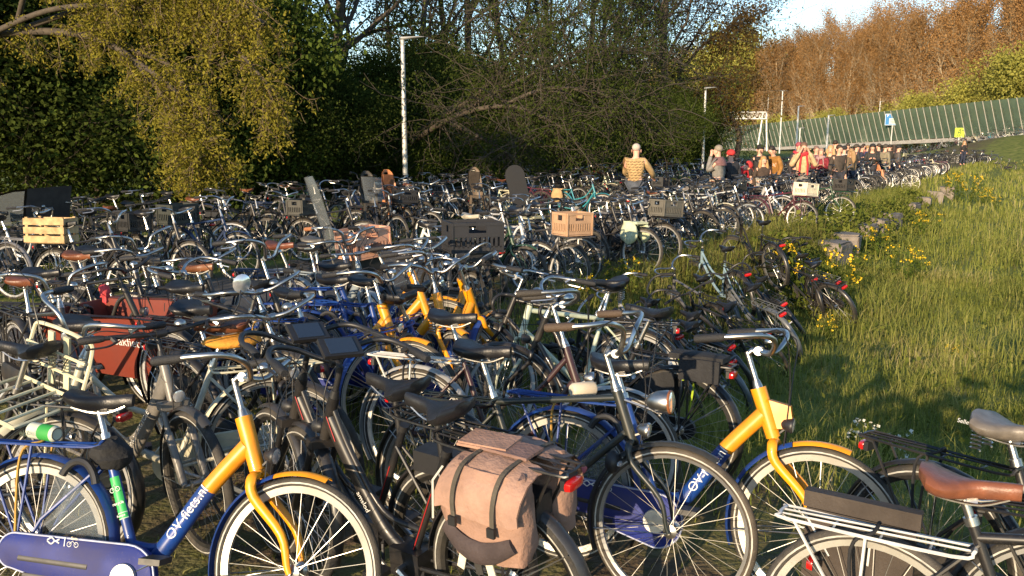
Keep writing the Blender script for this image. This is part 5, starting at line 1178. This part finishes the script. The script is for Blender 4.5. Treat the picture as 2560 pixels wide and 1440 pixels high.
child_seat(975, 472, -.8, (.46, .18, .07), 'orange perforated child seat right of the bubble screen seat', False)
child_seat(1184, 462, -1.2, (.12, .085, .055), 'brown child seat with canopy right of the tall lamp post', False)
child_seat(2200, 410, -.6, (.40, .16, .07), 'orange child seat far along the meadow row', False)
# tall dark screen and bags
tb = empty('rain_cover'); p = G(1308, 500, .95); tb.location = (p.x, p.y, H(p.x, p.y)+.78); tb.rotation_euler = (.22, -.1, -1.35); tag(tb, 'tall dark rounded board standing among handlebars right of the lamp post', 'board')
out = [(-.15, 0), (.15, 0)]+[(.165*cos(a), .60+.17*sin(a)) for a in np.linspace(0, pi, 13)]; m = MB().prism(out, -.012, .012); m.v = [v[:, [1, 0, 2]] for v in m.v]; pmesh(m, 'board', 'plate', tb, (.014, .012, .011), smooth=False)
for y_ in (-.1, .1): pmesh(MB().tube([(.02, y_, -.15), (.02, y_, .12)], .006, 5), 'rod', 'plastic', tb)
for px, py, z, yaw, col, lb, cn in ((1398, 478, .72, -.6, (.42, .28, .13), 'tan double panniers on a teal bicycle beyond the tall board', 'teal'), (1585, 560, .75, -.9, (.55, .58, .38), 'pale green bag hanging from handlebars in the meadow row', 'black'), (1330, 530, .85, -.8, (.32, .31, .2), 'khaki bag on handlebars left of the tan crate', 'silver')):
    lx_ = -.6 if px == 1398 else .42
    b = seat_bike(px, py, z, yaw, lx_, 'step-through', cn, f'{cn} step-through under the {lb.split(" on ")[0].split(" hanging")[0]}')
    o = empty('bag'); o.matrix_world = b.matrix_world @ Matrix.Translation((lx_, 0, .62)); tag(o, lb, 'bag')
    for s in (-1, 1): lump('pouch', (0, s*.13, 0), (.16, .07, .17), 'fabric', col, None, None, 5, o, .1)
    pmesh(MB().box((0, 0, .15), (.26, .24, .03)), 'top', 'fabric', o, col)
YN = -PA
for px_, py_ in ((945, 630), (1172, 625)):
    p = G(px_, py_, .9)
    for k in (.45, .8, 1.15, 1.5): TAKEN += [(p.x-.48*k, p.y-.87*k), (p.x+.10*k, p.y-k), (p.x+.10*k+.35, p.y-k), (p.x-.3*k, p.y-k)]
def fill(name, u0, u1, du, v, jv, yaw0, flip, grp, whf, skip=.36, flat_from=27, dl=.12):
    lst = []; u = u0
    while u < u1:
        p = UV(u+rb.uniform(-.08, .08), v+rb.uniform(-jv, jv)); yaw = yaw0+rb.uniform(-.22, .22)+(pi if rb.random() < flip else 0); px = pxof(p.x, p.y)
        if 'near end' in grp and (60 < px < 620): u += du; continue
        if p.y > 1.5 and -350 < px < 2800 and free(p, skip): row_bike(p, yaw, rb.normal()*dl*.6-.04, rb.normal()*.35, p.length > flat_from, whf(p), grp, lst)
        u += du*rb.uniform(.8, 1.2)*(1.12 if u > 26 else 1)
    ROWS.append(lst)
wa = lambda p: 'near the tan crate' if p.length < 13 else 'near the grey crate' if p.length < 17 else 'near the cream crate' if p.length < 24 else 'far in the meadow row' if p.length < 40 else 'at the far end'
wb = lambda p: 'left of the wooden crate' if pxof(*p.xy) < 120 else 'behind the dark crates' if pxof(*p.xy) < 700 else 'by the child seats' if pxof(*p.xy) < 1200 else 'beyond the tall board' if p.length < 30 else 'far along the path'
GA, GB = 'bicycles parked in the row beside the meadow', 'bicycles parked in the row beside the wood'
fill('meadow', 3.2, 4.4, .6, -5.65, .25, YN, .06, GA, wa)
fill('meadow', 7.4, 58, .43, -5.65, .25, YN, .06, GA, wa)
fill('wood', 2.5, 58, .56, -11.2, .3, YN, .35, GB, wb)
fill('wood back', 4, 34, .8, -13.0, .4, YN+.15, .5, GB, wb)
fill('apron', 2.2, 4.6, .55, -4.5, .25, YN+.1, .3, 'bicycles crowded at the near end', lambda p: 'behind the foreground bicycles', .5, dl=.1)
fill('apron', .4, 3.4, .6, -7.3, .3, YN+.1, .3, 'bicycles crowded at the near end', lambda p: 'at the left edge', .5, dl=.1)
for lst in ROWS:
    for i, (b, cn, nm, wh) in enumerate(lst):
        nb1 = lst[i-1] if i else None; nb2 = lst[i+1] if i+1 < len(lst) else None
        far_ = b.matrix_world.translation.length > 34
        short = lambda q: f'{q[1]} {q[2].split("-")[0].replace("bicycle","").strip() or "plain"}'
        if far_: lb = f'{cn} bicycle packed {wh}, beyond the cream crate'
        else: lb = f'{cn} {nm} {wh}'+(f', next to a {short(nb1)} one' if nb1 else ', nearest of its row')
        b['label'] = ' '.join(lb.split()[:16])
# leaning and lying bicycles below the bank
LY = [(1690, 885, .10, 2.15, -.85, 'low', 'black', -.55, 'black bicycle slumped against the bank with a dark pannier'), (1742, 815, .10, 1.95, -.85, 'low', 'silver', -.28, 'silver-framed bicycle seen from behind, leaning on the bank'), (1846, 752, .10, 1.9, -.85, 'opa', 'grey', -.22, 'grey bicycle leaning on the bank behind the silver one'),
      (1893, 712, .10, 1.85, -.85, 'low', 'pale blue', -.2, 'pale blue bicycle leaning left of the yellow clump'), (1975, 676, .10, 1.8, -.85, 'oma', 'black', -.2, 'black bicycle at the yellow clump, its lamp facing out'), (2075, 690, .05, 1.5, -.85, 'opa', 'black', -.3, 'black carrier bicycle upright against the stone edge'), (1512, 785, .40, 2.3, .24, 'hybrid', 'dark grey', -.3, 'dark bicycle sunk in weeds, only its handlebar clear')]
for px, py, z, yaw, lx, kd, cn, ln_, lb in LY:
    x, y = at_local(px, py, z, yaw, lx); b = make_bike('bicycle', kd, dict(col=tuple(q*.7 for q in CN[cn]), bar='flat' if kd == 'hybrid' else 'swept', rim=(.2, .2, .2), fender=BLACK, rcol=BLACK, hi=y < 9, black_bar=cn == 'black', carrier=(px == 2075), case=False, sad=BLACK, stand=False)); place(b, x, y, yaw, ln_, .3, H(x, y)-.06); tag(b, lb, 'bicycle', 'bicycles leaning on the bank'); TAKEN.append((x, y))
    if px == 1690:
        mb = MB().ell((0, 0, 0), (.19, .08, .17), 0, 12, 8).box((0, 0, .15), (.34, .15, .02)); o = pmesh(mb, 'pannier_bag', 'fabric', None, (.03, .03, .035)); o.matrix_world = b.matrix_world @ Matrix.Translation((-.62, -.14, .60)); tag(o, 'dark pannier on the bicycle slumped in the grass', 'pannier')
rl = np.random.default_rng(9)
for i, (u, v) in enumerate(((7.9, -2.75), (8.7, -2.9), (9.6, -2.8), (10.5, -2.75), (11.4, -2.7), (12.6, -2.65), (13.4, -2.6))):
    nm = ('step-through', 'roadster', 'sports bicycle', 'granny bicycle')[i % 4]; b = copy_tree(mid[nm]); p = UV(u, v); yw_ = 1.85+rl.uniform(-.25, .25)
    for c in b.children:
        k = c.name.split('.')[0]
        if k in TINT: c.color = (*((.02, .02, .022) if i % 3 else (.10, .11, .12)), 1)
        elif k in ('front_wheel', 'rear_wheel'): c.color = (.08, .08, .08, 1)
        elif k in ('handlebar', 'stem'): c.material_slots[0].link = 'OBJECT'; c.material_slots[0].material = M['plastic']
    place(b, p.x, p.y, yw_, -.35-rl.uniform(0, .3), rl.uniform(-.4, .4), H(p.x, p.y)-.04); tag(b, f'dark {nm} sunk in the grass of the lower row along the bank', 'bicycle', 'bicycles leaning on the bank')
# bicycles before the barrier
lst = []
for s in np.arange(-22, 58, 1.05):
    q = BA+bdir*(s+rb.uniform(-.3, .3))+bnor*(1.7+rb.uniform(-.3, .3)); px = pxof(*q)
    if 2080 < px < 2700: row_bike(Vector((q[0], q[1], 0)), atan2(bdir[1], bdir[0])+rb.uniform(-.5, .5)+pi*(rb.random() < .5), rb.normal()*.1, rb.normal()*.3, True, '', 'bicycles standing along the barrier foot', lst)
for i in range(18):
    x = (2352+rb.uniform(-55, 60)-1280)/FPX*(72+rb.uniform(-4, 6)); y = 72+rb.uniform(-4, 6); row_bike(Vector((x, y, 0)), rb.uniform(-.5, .5)+pi*(rb.random() < .5), rb.normal()*.1, rb.normal()*.3, True, '', 'bicycles bunched in the meadow', lst)
for b, cn, nm, wh in lst:
    g_ = b['group']; b['label'] = f'{cn} bicycle leaning along the foot of the green barrier' if 'barrier' in g_ else f'{cn} bicycle in the dark bunch on the far meadow'
PROTOS = list(mid.values())+list(far.values())
# ---------------------------------------------------------------- people
def skin_mesh(name, chains, root_pt, sub=1):
    """chains: list of [(point, radius)...]; points that coincide are welded; grown with a Skin modifier"""
    V, Rr, E, idx = [], [], [], {}
    for ch in chains:
        last = None
        for p, r in ch:
            k = tuple(round(q, 4) for q in p)
            if k not in idx: idx[k] = len(V); V.append(p); Rr.append(r)
            if last is not None and last != idx[k]: E.append((last, idx[k]))
            last = idx[k]
    me = bpy.data.meshes.new(name); me.from_pydata([tuple(v) for v in V], E, []); o = bpy.data.objects.new(name, me); COL.objects.link(o)
    m = o.modifiers.new('skin', 'SKIN'); m.use_smooth_shade = True
    for i, v in enumerate(me.skin_vertices[0].data): r = Rr[i]; v.radius = r if isinstance(r, tuple) else (r, r); v.use_root = tuple(round(q, 4) for q in V[i]) == tuple(round(q, 4) for q in root_pt)
    s = o.modifiers.new('s', 'SUBSURF'); s.levels = s.render_levels = sub
    return o
PEND = []
def person(x, y, yaw, label, top, legs, hair, pose='stand', h=1.75, hat=None, scarf=None, long_hair=False, hairlen=0, sit=0., turn=0., detail=True, group='people on the path', skirt=False, z=None):
    k = h/1.75; root = empty('person', (x, y, H(x, y)+sit if z is None else z), yaw); tag(root, label, 'person', group)
    bend = {'bend': .95, 'lean': .35}.get(pose, .03); B = lambda p: np.array(p)*k
    pel = np.array([0, 0, .95]); 
    def up(d, o=0., s=0.):                         # a point d above the pelvis, o forward and s left of the spine
        return pel+np.array([sin(bend)*d+cos(bend)*o, s, cos(bend)*d-sin(bend)*o])
    chest, neck, hb_, hd = up(.36), up(.53, .0), up(.60, .015), up(.71, .03)
    sh = {s: up(.47, -.005, s*.185) for s in (-1, 1)}; arms = {}
    for s in (-1, 1):
        if pose == 'hands_up': el, wr = up(.24, .16, s*.30), up(.60, .20, s*.10)
        elif pose == 'hand_mouth' and s == 1: el, wr = up(.24, .17, .24), up(.62, .15, .05)
        elif pose == 'phone' : el, wr = up(.20, .06, s*.24), up(.30, .30, s*.07)
        elif pose == 'ride': el, wr = up(.22, .22, s*.30), up(.12, .48, s*.27)
        elif pose in ('bend',): el, wr = up(.34, .27, s*.22), up(.42, .48, s*.15)
        elif pose == 'lean': el, wr = up(.22, .05, s*.27), up(.02, .22, s*.24)
        else: el, wr = up(.19, -.03, s*.245), up(-.06, .05, s*.245)
        arms[s] = (el, wr)
    chains = [[(pel, .13), (up(.18), .12), (chest, .14), (neck, .062), (hb_, .064), (up(.665, .03), (.074, .088)), (hd, (.077, .09)), (up(.77, .02), (.055, .062))], [(up(.665, .03), (.074, .088)), (up(.665, .108), .016)]]
    for s in (-1, 1):
        el, wr = arms[s]; d = (wr-el)/np.linalg.norm(wr-el); palm = wr+d*.075
        chains.append([(chest, .14), (sh[s], .062), (el, .043), (wr, .028), (palm, (.036, .018))]); side = np.cross(d, [0, 0, 1.]); side /= np.linalg.norm(side)+1e-9
        if detail:
            for f, ln in zip((-.03, -.01, .01, .03), (.065, .08, .075, .06)): chains.append([(palm, (.036, .018)), (palm+side*f+d*.02, .0095), (palm+side*f+d*ln*.7+[0, 0, -.008], .009), (palm+side*f+d*ln+[0, 0, -.025], .008)])
            chains.append([(wr, .028), (wr+d*.03+side*s*.04, .010), (wr+d*.06+side*s*.06, .009)])
        hip = pel+[0, s*.095, -.04]
        if pose == 'ride': kn, an = hip+[.40, s*.02, -.12 if s > 0 else -.25], hip+[.30, s*.02, -.52 if s > 0 else -.66]
        else: kn, an = np.array([.03 if pose != 'lean' else .05, s*.10, .50]), np.array([-.03+.05*s*(pose == 'stand'), s*.105, .08])
        toe = an+[.16, s*.015, -.045]
        chains.append([(pel, .13), (hip, .10), (kn, .066), (an, .045), (toe, .035)])
    sc = lambda chs: [[(B(p), tuple(q*k for q in r) if isinstance(r, tuple) else r*k) for p, r in c] for c in chs]
    PEND.append(('body', skin_mesh('body', sc(chains), B(pel)), root, 'skin', None))
    ch = [[(pel+[0, 0, -.05], (.165, .15)), (up(.18), (.158, .14)), (chest, (.17, .15)), (up(.47), (.12, .10)), (up(.545, .0), (.08, .075))]]
    for s in (-1, 1):
        el, wr = arms[s]; ch.append([(chest, (.17, .15)), (sh[s], .083), (el, .066), (wr-(wr-el)*.06, .05)])
    PEND.append(('jacket', skin_mesh('jacket', sc(ch), B(chest)), root, 'wool', top))
    lg = []
    for s in (-1, 1):
        c = next(c for c in chains if len(c) == 5 and np.allclose(c[1][0], pel+[0, s*.095, -.04])); lg.append([(pel, .145), (c[1][0], .118), (c[2][0], .083), (c[3][0]+[0, 0, .03], .066)])
        sm = MB(); a = c[3][0]*k; sm.tube([a+[-.05*k, 0, -.05*k], a+[.05*k, 0, -.045*k], a+[.18*k, 0, -.055*k], a+[.2*k, 0, -.06*k]], [.045*k, .05*k, .04*k, .015*k], 8, flat=.8); pmesh(sm, 'shoe', 'leather', root, (.05, .045, .04))
    PEND.append(('trousers', skin_mesh('trousers', sc(lg), B(pel)), root, 'wool', legs))
    c = B(up(.735, .012)); fw = np.array([cos(bend), 0, -sin(bend)]); upv = np.array([sin(bend), 0, cos(bend)])
    hm = MB(); Rm = Matrix((tuple(fw), (0, 1, 0), tuple(upv))).transposed()
    hm.ell(c-fw*.016*k+upv*.014*k, (.098*k, .092*k, .086*k), 0, 12, 8, Rm)
    if long_hair: hm.tube([c-fw*.06*k-upv*.02*k, c-fw*.09*k-upv*.14*k, c-fw*.08*k-upv*.30*k, c-fw*.07*k-upv*(.42+hairlen)*k], [.10*k, .115*k, .13*k, .08*k], 10, flat=.6); [hm.tube([c+np.array([0, s*.085*k, 0])-upv*.02*k, c+np.array([0, s*.11*k, 0])+fw*.02*k-upv*.2*k, c+np.array([0, s*.12*k, 0])+fw*.05*k-upv*.38*k], [.04*k, .05*k, .03*k], 8) for s in (-1, 1)]
    pmesh(hm, 'hair', 'hair', root, hair)
    em = MB()
    for s in (-1, 1): em.ell(B(up(.685, .118, s*.034)), (.010*k, .014*k, .009*k), 0, 8, 5)
    pmesh(em, 'eyes', 'ink', root, (.03, .022, .018))
    mm = MB().ell(B(up(.618, .105)), (.012*k, .028*k, .008*k), 0, 8, 5); pmesh(mm, 'mouth', 'ink', root, (.32, .10, .08))
    er = MB()
    for s in (-1, 1): er.ell(B(up(.675, .02, s*.098)), (.026*k, .012*k, .036*k), 0, 8, 5)
    pmesh(er, 'ears', 'skin', root)
    if hat:
        m = MB().ell(c+upv*.02*k-fw*.01*k, (.118*k, .108*k, .09*k), 0, 12, 8, Rm); m.ell(c+fw*.12*k+upv*.01*k, (.075*k, .075*k, .012*k), 0, 10, 4, Rm); pmesh(m, 'cap', 'fabric', root, hat)
    if scarf:
        m = MB(); m.tube([B(up(.53+.02*sin(a*2), .10*cos(a), .105*sin(a))) for a in np.linspace(0, 2*pi, 17)[:-1]], .05*k, 8, closed=True)
        for s in (-1, 1): m.tube([B(up(.52, .12, s*.06)), B(up(.3, .165, s*.09)), B(up(.02, .17, s*.10))], [.05*k, .055*k, .05*k], 6, flat=.4)
        pmesh(m, 'scarf', 'wool', root, scarf)
    return root
def pp(px, top, d, hgt=1.75):
    x = (px-1280)/FPX*d; return x, d
D = 57.3
p1 = person(*pp(1586, 366, 17.6), 1.15, 'man in tan quilted jacket riding away, seen from behind', (.42, .28, .13), (.07, .08, .10), (.50, .42, .36), 'ride', 1.72, sit=.12)
bk1 = copy_tree(mid['granny bicycle'])
for c in bk1.children: 
    if 'steer' in c: c.matrix_local = Matrix.Identity(4)
x, y = pp(1586, 366, 17.6); place(bk1, x+.40*cos(1.15), y+.40*sin(1.15), 1.15, 0, 0, .012); tag(bk1, 'black bicycle ridden by the man in the quilted jacket', 'bicycle'); bk1['group'] = 'bicycles in use'
# seams of his quilted jacket
m = MB(); 
for i, zz in enumerate(np.arange(1.0, 1.42, .055)):
    m.tube([(cos(a)*(.162 if zz < 1.3 else .15), sin(a)*(.185 if zz < 1.3 else .2), zz+.012*sin(a*14+i*1.6)) for a in np.linspace(1.7, 4.6, 22)], .006, 4)
person(*pp(1792, 368, 19.5), 2.6, 'man in mauve and grey jacket holding a hand to his mouth', (.20, .19, .175), (.42, .32, .22), (.26, .22, .17), 'hand_mouth', 1.80)
yk = MB(); R = []
for zz, a, b in ((1.33, .168, .205), (1.40, .15, .235), (1.47, .12, .19), (1.52, .09, .10)): t = np.arange(14)*2*pi/14; R.append(np.stack([np.cos(t)*a*1.06, np.sin(t)*b*1.05, np.full(14, zz*1.028)], 1))
yk.rings(R, 0, False); pmesh(yk, 'yoke', 'wool', [o for o in COL.objects if o.name.startswith('person')][-1], (.20, .10, .10))
person(*pp(1822, 384, 20.5), 1.9, 'person in dark coat with a red patterned hat, half hidden', (.02, .02, .025), (.03, .03, .035), (.03, .02, .02), 'stand', 1.68, hat=(.5, .03, .03))
person(*pp(1810, 402, 22.0), -.25, 'woman in bright red jacket bending over a bicycle', (.52, .015, .03), (.1, .02, .03), (.05, .03, .02), 'bend', 1.66, hat=(.45, .03, .03))
person(*pp(1832, 398, 24.5), -.15, 'second person in red jacket stooping behind the first', (.38, .012, .025), (.03, .03, .04), (.06, .04, .03), 'bend', 1.68, hat=(.5, .05, .05))
bo = person(*pp(1891, 362, 24), -1.4, 'young man in black sports top and black cap', (.018, .016, .016), (.35, .32, .28), (.02, .015, .01), 'stand', 1.78, hat=(.012, .012, .013))
pmesh(lettering('ab', .05, (.165, -.075, 1.36), (0, -1, 0), (1, 0, 0)), 'emblem', 'ink', bo, (.7, .7, .68))
person(*pp(1901, 394, 21.5), -1.5, 'girl with long blonde hair in a brown jacket', (.055, .035, .025), (.5, .48, .45), (.42, .24, .09), 'stand', 1.52, long_hair=True)
person(*pp(1936, 368, 24.5), -2.6, 'man in mustard sweater leaning down over his bicycle', (.30, .14, .03), (.03, .045, .08), (.02, .014, .01), 'lean', 1.80)
person(*pp(1924, 382, 27), -1.6, 'person in beige coat standing behind the mustard sweater', (.30, .24, .15), (.2, .18, .15), (.03, .02, .02), 'stand', 1.68)
person(*pp(1999, 358, 22.5), -1.75, 'man in beige coat with red and white scarf, both hands at his face', (.52, .36, .20), (.2, .18, .16), (.15, .08, .05), 'hands_up', 1.86, scarf=(.55, .03, .04))
person(*pp(1986, 356, 25), -1.2, 'person with pink hair ribbon and red scarf behind the beige coat', (.03, .025, .03), (.03, .03, .04), (.3, .06, .08), 'stand', 1.85, scarf=(.5, .03, .05))
person(*pp(2043, 370, 25.5), -1.9, 'woman in dark red coat right of the beige coat', (.22, .02, .035), (.03, .03, .04), (.3, .2, .15), 'phone', 1.68, scarf=(.4, .25, .25))
person(*pp(2030, 366, 29), -1.4, 'person in plum coat behind the dark red coat', (.13, .03, .06), (.05, .04, .04), (.2, .12, .1), 'stand', 1.72)
person(*pp(2066, 362, 26), -2.0, 'blonde woman in brown coat holding something pale', (.10, .07, .045), (.04, .04, .05), (.48, .30, .14), 'phone', 1.76, long_hair=True)
person(*pp(2086, 362, 25), -1.3, 'bearded man in dark brown jacket, face turned right', (.06, .045, .035), (.03, .03, .04), (.04, .025, .015), 'stand', 1.78)
crowd = [(2076, 352, 33, (.02, .02, .02), 'tall'), (2100, 366, 31, (.5, .48, .46), 'white-topped'), (2118, 372, 28, (.14, .1, .06), 'olive-coated'), (2128, 362, 34, (.03, .03, .035), 'black-coated'), (2142, 364, 37, (.02, .025, .05), 'navy-coated'), (2156, 364, 40, (.05, .1, .3), 'blue-jacketed'),
         (2169, 361, 32, (.03, .03, .03), 'black-waistcoated'), (2186, 360, 36, (.02, .02, .02), 'hooded'), (2200, 362, 34, (.22, .19, .13), 'khaki-coated'), (2212, 362, 39, (.03, .025, .02), 'dark-haired'), (2222, 362, 43, (.05, .02, .03), 'maroon-topped'), (2232, 364, 36, (.10, .085, .08), 'grey-brown'), (2146, 360, 45, (.2, .06, .05), 'brick-red'), (2108, 360, 42, (.02, .02, .02), 'slim black'), (2394, 352, 66, (.02, .018, .018), 'lone dark')]
for i, (px, tp, d, col, wd_) in enumerate(crowd):
    hh = CAMZ-(tp-HORIZON)/FPX*d; x, y = pp(px, tp, d); z = H(x, y)
    person(x, y, rb.uniform(-3.1, 3.1), f'{wd_} person in the distant crowd' if px < 2300 else 'lone dark-clothed person beside the bicycles on the far meadow', col, [(.03, .03, .04), (.2, .18, .15), (.02, .025, .05)][i % 3], [(.03, .02, .012), (.3, .18, .08), (.05, .03, .02)][(i*2) % 3], 'stand' if i % 3 else 'phone', float(np.clip(hh-z, 1.6, 1.9)), detail=False, group='people in the distant crowd', hat=[None, (.02, .02, .022), None, (.06, .05, .04), None][i % 5], long_hair=i % 4 == 2)
dg = bpy.context.evaluated_depsgraph_get()
for nm, o, root, mt, col in PEND:
    me = bpy.data.meshes.new_from_object(o.evaluated_get(dg)); me.materials.clear(); me.materials.append(M[mt]); me.polygons.foreach_set('use_smooth', [True]*len(me.polygons))
    bpy.data.objects.remove(o); n = link(nm, me, root, col)
pj = next(c for c in p1.children if c.name.split('.')[0] == 'jacket'); q = pmesh(m, 'quilt_seam', 'wool', pj, (.36, .24, .11))
q = None
# blue litter in the grass
o = lump('plastic_bag', G(2166, 494, -.02)+Vector((0, 0, .1)), (.16, .1, .09), 'plate', (.05, .2, .6), 'crumpled blue plastic bag in the grass beside the bicycle row', 'bag', 2)
rr = lump('cloth_ribbon', G(262, 735, .95), (.03, .03, .06), 'fabric', (.6, .06, .07), 'red and white cloth tied to a handlebar above the cargo box', 'ribbon', 8, nz=.5)

# tell look-alikes apart by where they stand
def ordinals(test, what='from the left'):
    by = {}
    for o in COL.objects:
        if o.parent is None and o.get('label') and test(o): by.setdefault(o['label'], []).append(o)
    W_ = ('first', 'second', 'third', 'fourth', 'fifth', 'sixth', 'seventh', 'eighth', 'ninth', 'tenth', 'eleventh', 'twelfth', 'thirteenth', 'fourteenth', 'fifteenth', 'sixteenth', 'seventeenth', 'eighteenth', 'nineteenth', 'twentieth', 'twenty-first', 'twenty-second', 'twenty-third', 'twenty-fourth')
    for lb, os_ in by.items():
        if len(os_) < 2: continue
        lb = ' '.join(lb.split()[:11]).rstrip(',')
        os_.sort(key=lambda o: pxof(o.matrix_world.translation.x, o.matrix_world.translation.y))
        for o, w_ in zip(os_, W_): o['label'] = f'{w_} {what} of the: {lb}' if False else f'{lb}, {w_} {what}'
ordinals(lambda o: o.get('category') in ('tree', 'shrub', 'bush', 'person') or (o.get('category') == 'bicycle' and 'packed' not in o['label']))
for b in PROTOS:                                  # the patterns themselves stand nowhere
    for c in list(b.children_recursive)+[b]: bpy.data.objects.remove(c)
